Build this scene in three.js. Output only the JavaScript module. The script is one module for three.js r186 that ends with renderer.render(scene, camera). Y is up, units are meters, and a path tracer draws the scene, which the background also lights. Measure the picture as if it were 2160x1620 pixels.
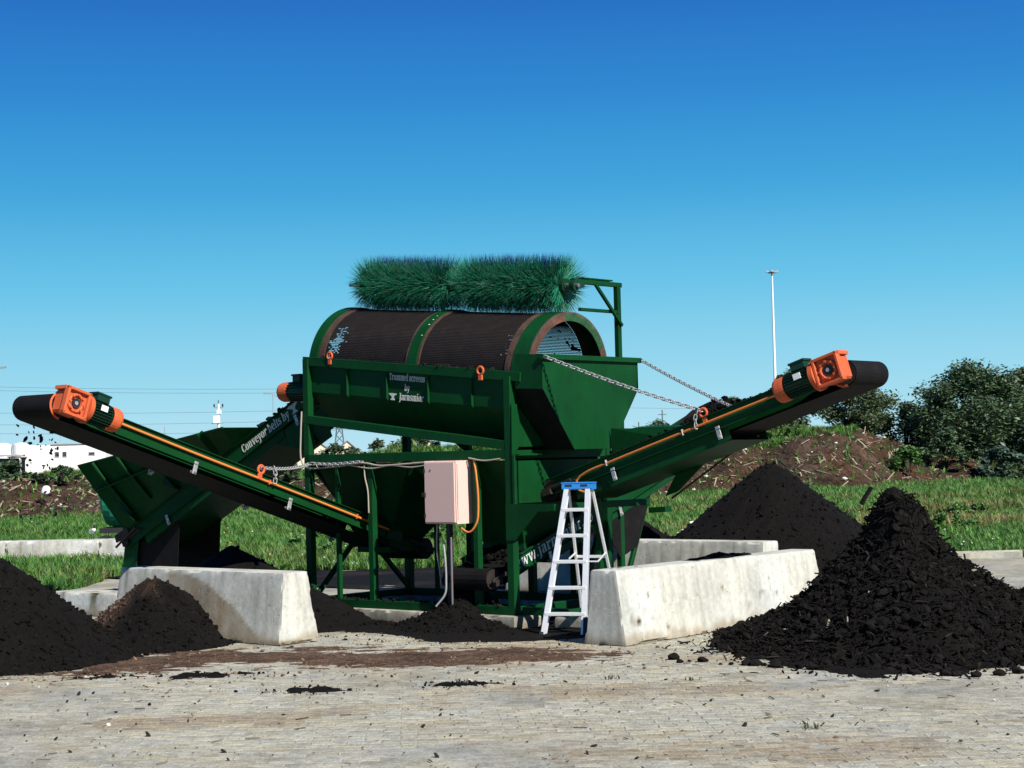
import * as THREE from 'three';
import { FontLoader } from 'three/addons/loaders/FontLoader.js';
import { TextGeometry } from 'three/addons/geometries/TextGeometry.js';
import { mergeVertices, toCreasedNormals } from 'three/addons/utils/BufferGeometryUtils.js';
import { MarchingCubes } from 'three/addons/objects/MarchingCubes.js';

// ---------------------------------------------------------------- camera, sky, sun, exposure
const scene = new THREE.Scene();
const camera = new THREE.PerspectiveCamera(24.07, 4 / 3, 0.1, 3000);
camera.position.set(0, 1.8, 0);
camera.rotation.order = 'XYZ';
camera.rotation.set(0.03945, 0, 0);
camera.rotateZ(-1.4 * Math.PI / 180);
const EXPOSURE = 1.5;
const renderer = new THREE.WebGLRenderer({ antialias: true });
renderer.toneMapping = THREE.LinearToneMapping;
renderer.toneMappingExposure = EXPOSURE;
renderer.shadowMap.enabled = true;

const toLin = v => { v /= 255; return v <= 0.04045 ? v / 12.92 : Math.pow((v + 0.055) / 1.055, 2.4); };
{ // clear winter sky: pale at the horizon, deep blue overhead, the same all round
  const stops = [[-90, 150, 190, 205], [0, 187, 227, 241], [0.9, 177, 224, 241], [2.4, 155, 217, 239], [5.4, 107, 196, 233], [8.4, 68, 166, 221], [11.4, 50, 138, 210], [14.4, 40, 112, 196], [25, 26, 80, 165], [50, 18, 58, 132], [90, 15, 48, 116]];
  const w = 256, h = 1024, data = new Float32Array(w * h * 4);
  for (let j = 0; j < h; j++) {
    const el = (j + 0.5) / h * 180 - 90;
    let k = 0; while (k < stops.length - 2 && el > stops[k + 1][0]) k++;
    const a = stops[k], b = stops[k + 1]; let t = Math.min(1, Math.max(0, (el - a[0]) / (b[0] - a[0])));
    for (let i = 0; i < w; i++) {
      const o = (j * w + i) * 4;
      for (let c = 0; c < 3; c++) data[o + c] = (toLin(a[c + 1]) * (1 - t) + toLin(b[c + 1]) * t) / EXPOSURE;
      data[o + 3] = 1;
    }
  }
  const sky = new THREE.DataTexture(data, w, h, THREE.RGBAFormat, THREE.FloatType);
  sky.mapping = THREE.EquirectangularReflectionMapping; sky.magFilter = sky.minFilter = THREE.LinearFilter; sky.needsUpdate = true;
  scene.background = sky; scene.environment = sky;
}
// the yard's own grid: x along the trommel, z out of its front, both turned PSI from the view
const PSI = 0.70272, OX = -0.0093, OZ = -18.694, CP = Math.cos(PSI), SP = Math.sin(PSI);
const V = (x, y, z) => new THREE.Vector3(x, y, z);
const W = (x, y, z) => V(OX + CP * x - SP * z, y, OZ + SP * x + CP * z);
const sun = new THREE.DirectionalLight(new THREE.Color().setRGB(1, 0.95, 0.875), 5.0);
{
  const d = W(1, 0.87, 0.235).sub(W(0, 0, 0)).normalize(), c = V(0, 0, -22);
  sun.position.copy(c).addScaledVector(d, 60); sun.target.position.copy(c);
  sun.castShadow = true; sun.shadow.mapSize.set(4096, 4096); sun.shadow.radius = 1;
  Object.assign(sun.shadow.camera, { left: -30, right: 30, top: 30, bottom: -30, near: 1, far: 160 });
  scene.add(sun, sun.target);
}

// ---------------------------------------------------------------- helpers
function rng(seed) { let a = seed >>> 0; return () => { a = (a + 0x6D2B79F5) | 0; let t = Math.imul(a ^ (a >>> 15), 1 | a); t = (t + Math.imul(t ^ (t >>> 7), 61 | t)) ^ t; return ((t ^ (t >>> 14)) >>> 0) / 4294967296; }; }
const hash = (x, y, z) => { let h = Math.imul(x, 374761393) ^ Math.imul(y, 668265263) ^ Math.imul(z, 2147483647 - 1013); h = Math.imul(h ^ (h >>> 13), 1274126177); return ((h ^ (h >>> 16)) >>> 0) / 4294967296; };
const sm = t => t * t * (3 - 2 * t), lerp = (a, b, t) => a + (b - a) * t, clamp = (v, a = 0, b = 1) => Math.min(b, Math.max(a, v));
const sstep = (a, b, v) => sm(clamp((v - a) / (b - a)));
function noise(x, y, z = 0, wrap = 0) {
  const xi = Math.floor(x), yi = Math.floor(y), zi = Math.floor(z), u = sm(x - xi), v = sm(y - yi), w = sm(z - zi);
  const m = k => wrap ? ((k % wrap) + wrap) % wrap : k;
  const g = (a, b, c) => hash(m(xi + a), m(yi + b), zi + c);
  return lerp(lerp(lerp(g(0, 0, 0), g(1, 0, 0), u), lerp(g(0, 1, 0), g(1, 1, 0), u), v), lerp(lerp(g(0, 0, 1), g(1, 0, 1), u), lerp(g(0, 1, 1), g(1, 1, 1), u), v), w);
}
function fbm(x, y, z = 0, oct = 4, wrap = 0) { let s = 0, a = 0.5, n = 0; for (let i = 0; i < oct; i++) { s += a * noise(x, y, z + i * 7.3, wrap); n += a; a *= 0.5; x *= 2; y *= 2; z *= 2; wrap *= 2; } return s / n; }
function tex(n, size, f, srgb = true) { // f(u, v in 0..1) -> [r,g,b] 0..1; size = metres across
  const d = new Uint8Array(n * n * 4);
  for (let j = 0; j < n; j++) for (let i = 0; i < n; i++) { const c = f(i / n, j / n), o = (j * n + i) * 4; for (let k = 0; k < 3; k++) d[o + k] = clamp(c[k]) * 255; d[o + 3] = 255; }
  const t = new THREE.DataTexture(d, n, n); t.wrapS = t.wrapT = THREE.RepeatWrapping; t.magFilter = THREE.LinearFilter; t.minFilter = THREE.LinearMipmapLinearFilter; t.generateMipmaps = true;
  if (srgb) t.colorSpace = THREE.SRGBColorSpace; t.repeat.set(1 / size, 1 / size); t.needsUpdate = true; return t;
}
const grey = v => [v, v, v];
// tiling noise textures
const T = {
  paint: tex(1024, 2.1, (u, v) => { const a = fbm(u * 6, v * 6, 1, 4, 6), sc = noise(u * 160, v * 12, 3, 0), d = clamp((fbm(u * 14, v * 14, 9, 5, 14) - 0.56) * 4.5), sp = noise(u * 150, v * 150, 31, 150) > 0.975 ? 0.5 : 0, k = 0.84 + 0.22 * (a - 0.5) + 0.06 * (sc - 0.5) - 0.10 * d; const m = clamp(d * 0.5 + sp); return [k + m * 0.34, k + m * 0.04, k + m * 0.10]; }),
  paintB: tex(512, 1.3, (u, v) => grey(0.5 + 0.5 * (fbm(u * 16, v * 16, 4, 4, 16) - 0.5)), false),
  concrete: tex(1024, 2.3, (u, v) => { const a = fbm(u * 5, v * 5, 2, 5, 5), f = fbm(u * 64, v * 64, 5, 2, 64), p = noise(u * 90, v * 90, 8, 90), st = Math.pow(fbm(u * 40, v * 3, 6, 3, 0), 2); let k = 0.86 + 0.22 * (a - 0.5) + 0.10 * (f - 0.5) - 0.12 * st; if (p > 0.93) k -= 0.25 * fbm(u * 20, v * 20, 3, 2, 20); const w = fbm(u * 4, v * 4, 13, 3, 4) - 0.5; return [k + w * 0.03, k, k - w * 0.05 - 0.015]; }),
  concreteB: tex(512, 0.9, (u, v) => { const p = noise(u * 40, v * 40, 8, 40); return grey(0.7 + 0.25 * (fbm(u * 24, v * 24, 5, 3, 24) - 0.5) - (p > 0.9 ? 0.5 : 0)); }, false),
  soil: tex(512, 0.8, (u, v) => { const f = noise(u * 128, v * 128, 3, 128), g = fbm(u * 20, v * 20, 5, 4, 20), k = 0.62 + 0.5 * (f - 0.5) + 0.5 * (g - 0.5); const chip = noise(u * 110, v * 110, 40, 110) > 0.965 ? 0.35 : 0; return [k + 0.03 + chip, k + chip, k - 0.03 + chip]; }),
  soilB: tex(512, 0.5, (u, v) => grey(0.6 * noise(u * 64, v * 64, 3, 64) + 0.4 * fbm(u * 14, v * 14, 5, 4, 14)), false),
  rust: tex(512, 1.1, (u, v) => { const a = fbm(u * 10, v * 10, 2, 5, 10), f = noise(u * 100, v * 100, 4, 100); const k = 0.7 + 0.5 * (a - 0.5) + 0.2 * (f - 0.5); return [k + 0.05, k, k - 0.04]; }),
  sand: tex(1024, 2.9, (u, v) => { const a = fbm(u * 7, v * 7, 2, 5, 7), f = noise(u * 256, v * 256, 5, 256), g = fbm(u * 40, v * 40, 15, 3, 40); const k = 0.8 + 0.26 * (a - 0.5) + 0.2 * (f - 0.5) + 0.25 * (g - 0.5); const w = fbm(u * 5, v * 5, 23, 3, 5) - 0.5; return [k + w * 0.06, k, k - w * 0.12 - 0.02]; }),
  sandB: tex(512, 0.7, (u, v) => grey(0.5 * noise(u * 100, v * 100, 5, 100) + 0.5 * fbm(u * 20, v * 20, 15, 3, 20)), false),
  turf: tex(512, 6, (u, v) => { const a = fbm(u * 8, v * 8, 2, 5, 8), f = noise(u * 90, v * 90, 5, 90); const k = 0.6 + 0.5 * (a - 0.5) + 0.35 * (f - 0.5); const br = clamp((fbm(u * 5, v * 5, 31, 4, 5) - 0.5) * 5); return [k + 0.25 * br, k + 0.02 * br, k * 0.9 - 0.05 * br]; }),
  mound: tex(1024, 7, (u, v) => { const a = fbm(u * 7, v * 7, 2, 5, 7), f = noise(u * 200, v * 200, 5, 200), g = fbm(u * 50, v * 50, 8, 2, 50); const k = 0.62 + 0.4 * (a - 0.5) + 0.3 * (f - 0.5) + 0.35 * (g - 0.5); const w = fbm(u * 6, v * 6, 23, 3, 6) - 0.5; return [k + 0.04 + w * 0.15, k, k - 0.05 - w * 0.1]; }),
};
function mat(rgb, o = {}) {
  const { map, bump, bs = 0.002, rough = 0.8, metal = 0, vc = false, side, ...rest } = o;
  const m = new THREE.MeshPhysicalMaterial({ roughness: rough, metalness: metal, vertexColors: vc, side: side ?? THREE.DoubleSide, ...rest });
  m.color.setRGB(...rgb); if (map) m.map = map; if (bump) { m.bumpMap = bump; m.bumpScale = bs; }
  return m;
}
const M = {
  green: mat([0.0030, 0.066, 0.0150], { map: T.paint, bump: T.paintB, bs: 0.0015, rough: 0.55, specularIntensity: 0.28 }),
    motorGreen: mat([0.006, 0.048, 0.024], { map: T.paint, rough: 0.45, specularIntensity: 0.6 }),
  orange: mat([0.76, 0.150, 0.050], { map: T.paint, bump: T.paintB, bs: 0.0015, rough: 0.6, specularIntensity: 0.6 }),
  cable: mat([0.62, 0.19, 0.04], { rough: 0.55 }),
  cableGrey: mat([0.35, 0.30, 0.24], { rough: 0.7 }),
  belt: mat([0.010, 0.010, 0.011], { map: T.rust, bump: T.soilB, bs: 0.002, rough: 0.8, specularIntensity: 0.4 }),
  rust: mat([0.105, 0.062, 0.044], { map: T.rust, bump: T.soilB, bs: 0.002, rough: 0.85 }),
  screen: mat([0.026, 0.019, 0.016], { map: T.rust, rough: 0.8 }),
  cake: mat([0.020, 0.0145, 0.012], { map: T.soil, bump: T.soilB, bs: 0.004, rough: 0.95 }),
  ring: mat([1, 1, 1], { map: T.rust, bump: T.soilB, bs: 0.001, rough: 0.6, vc: true }),
  steel: mat([0.55, 0.54, 0.52], { metal: 0.9, rough: 0.42, map: T.paint }),
  galv: mat([0.42, 0.42, 0.42], { metal: 0.55, rough: 0.5 }),
  alu: mat([0.82, 0.82, 0.81], { metal: 0.5, rough: 0.42, bump: T.paintB, bs: 0.001 }),
  blue: mat([0.02, 0.20, 0.55], { rough: 0.45 }),
  black: mat([0.012, 0.012, 0.013], { rough: 0.6 }),
  pink: mat([0.70, 0.48, 0.42], { rough: 0.55, bump: T.paintB, bs: 0.001 }),
  white: mat([0.78, 0.78, 0.75], { rough: 0.7 }),
  letter: mat([0.78, 0.80, 0.78], { rough: 0.6, map: T.concrete }),
  concrete: mat([0.71, 0.72, 0.67], { map: T.concrete, bump: T.concreteB, bs: 0.004, rough: 0.9, vc: true }),
  plinth: mat([0.50, 0.49, 0.41], { map: T.concrete, bump: T.concreteB, bs: 0.006, rough: 0.92, vc: true }),
  kerb: mat([0.74, 0.74, 0.70], { map: T.concrete, bump: T.concreteB, bs: 0.006, rough: 0.92, vc: true }),
  soil: mat([1, 1, 1], { map: T.soil, bump: T.soilB, bs: 0.012, rough: 0.97, vc: true, specularIntensity: 0.35 }),
  chip: mat([1, 1, 1], { rough: 0.95, specularIntensity: 0.25 }),
  wood: mat([0.42, 0.20, 0.07], { map: T.rust, rough: 0.7 }),
  bristle: mat([1, 1, 1], { vc: true, rough: 0.4 }),
  mound: mat([1, 1, 1], { map: T.mound, bump: T.soilB, bs: 0.03, rough: 0.97, vc: true, specularIntensity: 0.3 }),
  turf: mat([0.075, 0.135, 0.030], { map: T.turf, rough: 0.98, specularIntensity: 0.3 }),
  blade: mat([1, 1, 1], { rough: 0.6, transmission: 0.35, thickness: 0 }),
  leaf: mat([1, 1, 1], { rough: 0.55, vc: true, transmission: 0.25, thickness: 0 }),
  bark: mat([0.07, 0.055, 0.04], { map: T.rust, rough: 0.95 }),
  yard: mat([0.46, 0.45, 0.38], { map: T.sand, bump: T.sandB, bs: 0.004, rough: 0.96 }),
  tank: mat([0.015, 0.24, 0.13], { rough: 0.5 }),
  roofBrown: mat([0.20, 0.15, 0.12], { rough: 0.9 }), cream: mat([0.66, 0.60, 0.46], { rough: 0.9 }), greyWall: mat([0.36, 0.35, 0.36], { rough: 0.9 }), glassDark: mat([0.05, 0.055, 0.06], { rough: 0.25 }),
  whiteWall: mat([0.80, 0.79, 0.75], { rough: 0.9 }), wire: mat([0.10, 0.12, 0.14], { rough: 0.6 }),
};
M.paverSet = [[0.50, 0.50, 0.435], [0.48, 0.475, 0.405], [0.49, 0.48, 0.405], [0.45, 0.42, 0.335], [0.38, 0.33, 0.25]].map(c => mat(c, { map: T.sand, bump: T.sandB, bs: 0.004, rough: 0.95 }));

const used = {};
function numbered(n) { const k = used[n] = (used[n] ?? -1) + 1; return k ? `${n}_${String(k).padStart(3, '0')}` : n; }
const originOf = new Map();
// a thing: a Group at its base; 'grid' things stand on the yard's grid and are modelled in its axes
function thing(name, label, category, at, { group, yaw = 0, world = false, kind } = {}) {
  const g = new THREE.Group(); g.name = numbered(name); scene.add(g);
  g.userData = { label, category }; if (group) g.userData.group = group; if (kind) g.userData.kind = kind;
  if (world) { g.position.set(...at); g.rotation.y = yaw; originOf.set(g, [0, 0, 0]); }
  else { g.position.copy(W(...at)); g.rotation.y = -PSI; originOf.set(g, at); }
  return g;
}
function tag(o, label, category, group, kind) { o.userData = { label, category }; if (group) o.userData.group = group; if (kind) o.userData.kind = kind; return o; }
function structure(o) { o.userData = { kind: 'structure' }; return o; }
class B { // collects pieces of one part
  constructor() { this.p = []; this.n = []; this.u = []; this.c = []; this.col = null; }
  tint(r, g, b) { this.col = [r, g, b]; return this; }
  raw(a, b, c, na, nb, nc) {
    const f = b.clone().sub(a).cross(c.clone().sub(a)).normalize(), ax = Math.abs(f.x), ay = Math.abs(f.y), az = Math.abs(f.z);
    for (const [q, n] of [[a, na], [b, nb], [c, nc]]) {
      const m = n ?? f; this.p.push(q.x, q.y, q.z); this.n.push(m.x, m.y, m.z);
      if (ay >= ax && ay >= az) this.u.push(q.x, q.z); else if (ax >= az) this.u.push(q.z, q.y); else this.u.push(q.x, q.y);
      const k = this.col ?? [1, 1, 1]; this.c.push(...k);
    }
    return this;
  }
  quad(a, b, c, d) { return this.raw(a, b, c).raw(a, c, d); }
  add(geo, m4) {
    let g = geo.index ? geo.toNonIndexed() : geo.clone(); if (m4) g.applyMatrix4(m4);
    const P = g.attributes.position, N = g.attributes.normal;
    for (let i = 0; i < P.count; i += 3) { const v = [0, 1, 2].map(k => V(0, 0, 0).fromBufferAttribute(P, i + k)), n = [0, 1, 2].map(k => V(0, 0, 0).fromBufferAttribute(N, i + k)); this.raw(...v, ...n); }
    return this;
  }
  box(x, y, z, sx, sy, sz) { return this.beam(V(x - sx / 2, y, z), V(x + sx / 2, y, z), sz, sy, V(0, 1, 0)); }
  beam(p, q, w, h = w, up, ch = 0.004) { // bar with chamfered long edges
    p = p.clone(); q = q.clone(); const d = q.clone().sub(p).normalize(); up = up ?? (Math.abs(d.y) > 0.95 ? V(0, 0, 1) : V(0, 1, 0));
    const s = d.clone().cross(up).normalize(), t = s.clone().cross(d).normalize(); ch = Math.min(ch, w * 0.2, h * 0.2);
    const ring = o => [[-w / 2 + ch, -h / 2], [w / 2 - ch, -h / 2], [w / 2, -h / 2 + ch], [w / 2, h / 2 - ch], [w / 2 - ch, h / 2], [-w / 2 + ch, h / 2], [-w / 2, h / 2 - ch], [-w / 2, -h / 2 + ch]].map(([a, b]) => o.clone().addScaledVector(s, a).addScaledVector(t, b));
    const A = ring(p), C = ring(q);
    for (let i = 0; i < 8; i++) { const j = (i + 1) % 8; this.quad(A[i], A[j], C[j], C[i]); }
    for (let i = 1; i < 7; i++) { this.raw(A[0], A[i + 1], A[i]); this.raw(C[0], C[i], C[i + 1]); }
    return this;
  }
  plate(pts, t) { // flat polygon with thickness
    const n = V(0, 0, 0); for (let i = 0; i < pts.length; i++) { const a = pts[i], b = pts[(i + 1) % pts.length]; n.x += (a.y - b.y) * (a.z + b.z); n.y += (a.z - b.z) * (a.x + b.x); n.z += (a.x - b.x) * (a.y + b.y); } n.normalize();
    const e = pts[1].clone().sub(pts[0]).normalize(), f = n.clone().cross(e), two = pts.map(p => new THREE.Vector2(p.dot(e), p.dot(f)));
    const tri = THREE.ShapeUtils.triangulateShape(two, []), up = pts.map(p => p.clone().addScaledVector(n, t / 2)), dn = pts.map(p => p.clone().addScaledVector(n, -t / 2));
    for (const [a, b, c] of tri) { this.raw(up[a], up[b], up[c]); this.raw(dn[a], dn[c], dn[b]); }
    for (let i = 0; i < pts.length; i++) { const j = (i + 1) % pts.length; this.quad(dn[i], dn[j], up[j], up[i]); }
    return this;
  }
  cyl(p, q, r, r2 = r, seg = 20, open = false) {
    const d = q.clone().sub(p), l = d.length(), m = new THREE.Matrix4().compose(p.clone().add(q).multiplyScalar(0.5), new THREE.Quaternion().setFromUnitVectors(V(0, 1, 0), d.normalize()), V(1, 1, 1));
    return this.add(new THREE.CylinderGeometry(r2, r, l, seg, 1, open), m);
  }
  lathe(p, q, prof, seg = 24) { // prof: [radius, distance along p->q]
    const d = q.clone().sub(p).normalize(), m = new THREE.Matrix4().compose(p, new THREE.Quaternion().setFromUnitVectors(V(0, 1, 0), d), V(1, 1, 1));
    const g = new THREE.LatheGeometry(prof.map(a => new THREE.Vector2(...a)), seg); const o = g.toNonIndexed(); o.computeVertexNormals(); return this.add(o, m);
  }
  tube(pts, r, seg = 5, n = pts.length * 5) { return this.add(new THREE.TubeGeometry(new THREE.CatmullRomCurve3(pts), n, r, seg)); }
  torus(c, axis, R, r, seg = 20, rs = 6) { return this.add(new THREE.TorusGeometry(R, r, rs, seg), new THREE.Matrix4().compose(c, new THREE.Quaternion().setFromUnitVectors(V(0, 0, 1), axis.clone().normalize()), V(1, 1, 1))); }
  geometry(o = [0, 0, 0], withColor = false) {
    const g = new THREE.BufferGeometry(), p = new Float32Array(this.p);
    for (let i = 0; i < p.length; i += 3) { p[i] -= o[0]; p[i + 1] -= o[1]; p[i + 2] -= o[2]; }
    g.setAttribute('position', new THREE.BufferAttribute(p, 3)); g.setAttribute('normal', new THREE.Float32BufferAttribute(this.n, 3)); g.setAttribute('uv', new THREE.Float32BufferAttribute(this.u, 2));
    if (withColor) g.setAttribute('color', new THREE.Float32BufferAttribute(this.c, 3)); return g;
  }
  build(name, material, parent) {
    let r = parent; while (r && !originOf.has(r)) r = r.parent;
    return mesh(name, this.geometry(r ? originOf.get(r) : [0, 0, 0], material.vertexColors), material, parent);
  }
}
function mesh(name, geometry, material, parent = scene) { const m = new THREE.Mesh(geometry, material); m.name = parent === scene ? numbered(name) : name; m.castShadow = m.receiveShadow = true; parent.add(m); return m; }
const part = (name, material, parent, f) => { const b = new B(); f(b); return b.build(name, material, parent); };

// rounded, slightly battered block of cast concrete with worn edges; x0..x1, z0..z1 at the foot
function castBlock(name, label, [x0, x1], [z0, z1], h, { batX = 0, batZ = 0, y0 = 0, material = M.concrete, seed = 1, seg = 0.03, round = 0.016, chip = 0.03, stain, world = false, yaw = 0, at, group, cat = 'concrete barrier' }) {
  const cx = (x0 + x1) / 2, cz = (z0 + z1) / 2, lx = x1 - x0, lz = z1 - z0;
  let g = new THREE.BoxGeometry(lx, h, lz, Math.max(2, Math.round(lx / seg)), Math.max(2, Math.round(h / seg)), Math.max(2, Math.round(lz / seg)));
  const uv0 = [], P = g.attributes.position, N = g.attributes.normal;
  for (let i = 0; i < P.count; i++) { const x = P.getX(i), y = P.getY(i), z = P.getZ(i), ax = Math.abs(N.getX(i)), ay = Math.abs(N.getY(i)); uv0.push(...(ay > 0.5 ? [x + seed, z] : ax > 0.5 ? [z + seed * 3, y] : [x + seed * 2, y])); }
  const col = new Float32Array(P.count * 3), p = V(0, 0, 0), q = V(0, 0, 0), hx = lx / 2 - round, hy = h / 2 - round, hz = lz / 2 - round;
  for (let i = 0; i < P.count; i++) {
    p.fromBufferAttribute(P, i); q.set(clamp(p.x, -hx, hx), clamp(p.y, -hy, hy + 0), clamp(p.z, -hz, hz));
    const d = p.clone().sub(q), nEdge = (Math.abs(d.x) > 1e-4) + (Math.abs(d.y) > 1e-4) + (Math.abs(d.z) > 1e-4);
    let r = round; if (nEdge >= 2) r -= chip * Math.max(0, fbm(p.x * 9 + seed * 17, p.y * 9, p.z * 9, 3) - 0.5) * 4;
    if (d.lengthSq() > 0) p.copy(q).addScaledVector(d.normalize(), r);
    const w = (fbm(p.x * 2.5 + seed * 5, p.y * 2.5, p.z * 2.5, 3) - 0.5) * 0.007, t = (p.y + h / 2) / h;
    p.x *= 1 - 2 * batX * t / lx; p.z *= 1 - 2 * batZ * t / lz; p.x += w; p.z += w;
    P.setXYZ(i, p.x, p.y + h / 2, p.z);
    const c = stain ? stain(p.x + cx, p.y + h / 2, p.z + cz) : [1, 1, 1]; col.set(c, i * 3);
  }
  g.setAttribute('uv', new THREE.Float32BufferAttribute(uv0, 2)); g.setAttribute('color', new THREE.BufferAttribute(col, 3));
  g = toCreasedNormals(g, 0.55);
  const m = mesh(name, g, material);
  if (world) { m.position.set(...at); m.rotation.y = yaw; } else { m.position.copy(W(cx, y0, cz)); m.rotation.y = -PSI; }
  if (label) tag(m, label, cat, group); return m;
}
// height-field heap in the yard's axes (or world axes); parts of it below its foot are left out
function heapGeo(x0, x1, z0, z1, step, hf, cf, drop = -0.02) {
  const nx = Math.round((x1 - x0) / step), nz = Math.round((z1 - z0) / step), p = [], c = [], u = [], ix = [], H = [];
  for (let j = 0; j <= nz; j++) for (let i = 0; i <= nx; i++) {
    const x = x0 + (x1 - x0) * i / nx, z = z0 + (z1 - z0) * j / nz, h = hf(x, z); H.push(h);
    p.push(x, Math.max(h, drop - 0.01), z); u.push(x, z + h * 0.9); c.push(...cf(x, z, h));
  }
  for (let j = 0; j < nz; j++) for (let i = 0; i < nx; i++) {
    const a = j * (nx + 1) + i, b = a + 1, d = a + nx + 1, e = d + 1;
    if (Math.max(H[a], H[b], H[d], H[e]) < drop) continue; ix.push(a, d, b, b, d, e);
  }
  let g = new THREE.BufferGeometry(); g.setAttribute('position', new THREE.Float32BufferAttribute(p, 3)); g.setAttribute('uv', new THREE.Float32BufferAttribute(u, 2)); g.setAttribute('color', new THREE.Float32BufferAttribute(c, 3));
  g.setIndex(ix); g.computeVertexNormals(); return g;
}
function onGrid(m) { m.position.copy(W(0, 0, 0)); m.rotation.y = -PSI; return m; }
const SOIL = [0.0072, 0.0064, 0.0055], DRY = [0.115, 0.078, 0.056];
const mix3 = (a, b, t) => [lerp(a[0], b[0], t), lerp(a[1], b[1], t), lerp(a[2], b[2], t)];

// ---------------------------------------------------------------- the ground
structure(mesh('ground', new THREE.PlaneGeometry(4000, 4000).rotateX(-Math.PI / 2).translate(0, -0.06, -900), M.turf));
{ const g = M.turf; const a = scene.getObjectByName('ground').geometry, uv = a.attributes.uv; for (let i = 0; i < uv.count; i++) uv.setXY(i, uv.getX(i) * 4000, uv.getY(i) * 4000); }
{
  const b = new B(); const edge = []; const r = rng(77);
  for (let x = -8.2; x <= 22; x += 0.4) edge.push(V(x, -0.0138, -29.5 + 0.05 * (x + 8) * 0.6 + (r() - 0.5) * 0.12));
  const left = []; for (let z = -29.5; z <= 4; z += 0.5) left.push(V(-6.4 - 2.0 * sstep(-24, -16, z) - 12 * sstep(-16, -8, z) + (r() - 0.5) * 0.2, -0.0138, z));
  b.plate([...edge, V(22, -0.0138, 4), ...left.reverse().slice(0, -1)], 0.02); structure(b.build('yard', M.yard, scene));
}
{ // interlocking block paving: zig-zag sided blocks, the nearest 300 one by one
  const L = 0.225, Wd = 0.1125, zig = 0.012, gap = 0.0045, edge = s => [[-L / 2, 0], [-L / 4, zig], [0, 0], [L / 4, zig], [L / 2, 0]].map(([x, z]) => [x, z + s * Wd / 2]);
  const outline = [...edge(-1), ...edge(1).reverse()].map(([x, z]) => [x * (1 - gap / L * 1.6), z + (z > zig / 2 ? -gap : gap) * 0.5]);
  const variants = [];
  for (let k = 0; k < 10; k++) {
    const b = new B(), r = rng(k + 5), n = outline.length, ch = 0.003 + 0.003 * k / 9;
    const rim = outline.map(([x, z]) => V(x + (r() - 0.5) * 0.004, -ch * 0.8, z + (r() - 0.5) * 0.004)), top = rim.map(v => V(v.x * (1 - 2 * ch / L), (r() - 0.5) * 0.0014, v.z * (1 - 2 * ch / Wd))), low = rim.map(v => V(v.x, -0.03, v.z));
    const tri = THREE.ShapeUtils.triangulateShape(top.map(v => new THREE.Vector2(v.x, v.z)), []);
    for (const [a, c, d] of tri) { const f = top[c].clone().sub(top[a]).cross(top[d].clone().sub(top[a])); f.y > 0 ? b.raw(top[a], top[c], top[d]) : b.raw(top[a], top[d], top[c]); }
    for (let i = 0; i < n; i++) { const j = (i + 1) % n; b.quad(rim[j], rim[i], top[i], top[j]); b.quad(low[j], low[i], rim[i], rim[j]); }
    const g = b.geometry(); const u = g.attributes.uv; for (let i = 0; i < u.count; i++) u.setXY(i, u.getX(i) + k * 0.71, u.getY(i) + k * 1.37); variants.push(g);
  }
  const yawR = 0.055, cs = Math.cos(yawR), sn = Math.sin(yawR), r = rng(991), list = [];
  for (let j = -60; j < 125; j++) for (let i = -42; i < 42; i++) {
    const lx = (i + (j % 2 ? 0.5 : 0)) * L, lz = j * Wd, x = cs * lx + sn * lz, z = -16 - sn * lx + cs * lz; const d = -z;
    const a = r(), bb = r(), c = r(), e = r(), f = r();
    if (d < 8 || d > 19.5 || Math.abs(x) > 0.29 * d + 1.6) continue;
    const bare = fbm(x * 0.9 + 4, z * 0.9, 3, 4); // where sand lies over the blocks they sit lower
    list.push({ x, z, d: Math.hypot(x, z), y: -0.001 + (a - 0.5) * 0.003 - clamp((bare - 0.42) * 4) * 0.0045, tx: (bb - 0.5) * 0.018, tz: (c - 0.5) * 0.018, k: Math.floor(e * 10), m: Math.min(4, Math.floor(clamp((fbm(x * 0.5 + 2, z * 1.1, 19, 5) - 0.36) * 3.0 + (f - 0.5) * 0.35, 0, 0.999) * 5)), turn: a > 0.5 ? Math.PI : 0, t: c });
  }
  const inView = q => Math.abs(q.x) < 0.285 * -q.z && q.z < -10.4;
  list.sort((p, q) => (inView(q) - inView(p)) || p.d - q.d);
  const root = new THREE.Group(); root.name = 'block_paving'; root.userData = { kind: 'structure' }; scene.add(root);
  const e = new THREE.Euler(), qt = new THREE.Quaternion();
  list.slice(0, 300).forEach((q, n) => { const m = mesh(n ? `paver_${String(n).padStart(3, '0')}` : 'paver', variants[q.k], M.paverSet[q.m], root); m.position.set(q.x, q.y, q.z); m.rotation.set(q.tx, yawR + q.turn, q.tz); });
  const far = list.slice(300), base = mat([1, 1, 1], { map: T.sand, bump: T.sandB, bs: 0.004, rough: 0.95 });
  for (let k = 0; k < 10; k++) {
    const mine = far.filter(q => q.k === k), im = new THREE.InstancedMesh(variants[k], base, mine.length), m4 = new THREE.Matrix4(), c = new THREE.Color();
    mine.forEach((q, i) => { m4.compose(V(q.x, q.y, q.z), qt.setFromEuler(e.set(q.tx, yawR + q.turn, q.tz)), V(1, 1, 1)); im.setMatrixAt(i, m4); const s = 0.96 + 0.08 * q.t; im.setColorAt(i, c.copy(M.paverSet[q.m].color).multiplyScalar(s)); });
    im.name = k ? `paver_field_${String(k).padStart(3, '0')}` : 'paver_field'; im.userData = { kind: 'stuff' }; im.castShadow = im.receiveShadow = true; root.add(im);
  }
}
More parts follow.
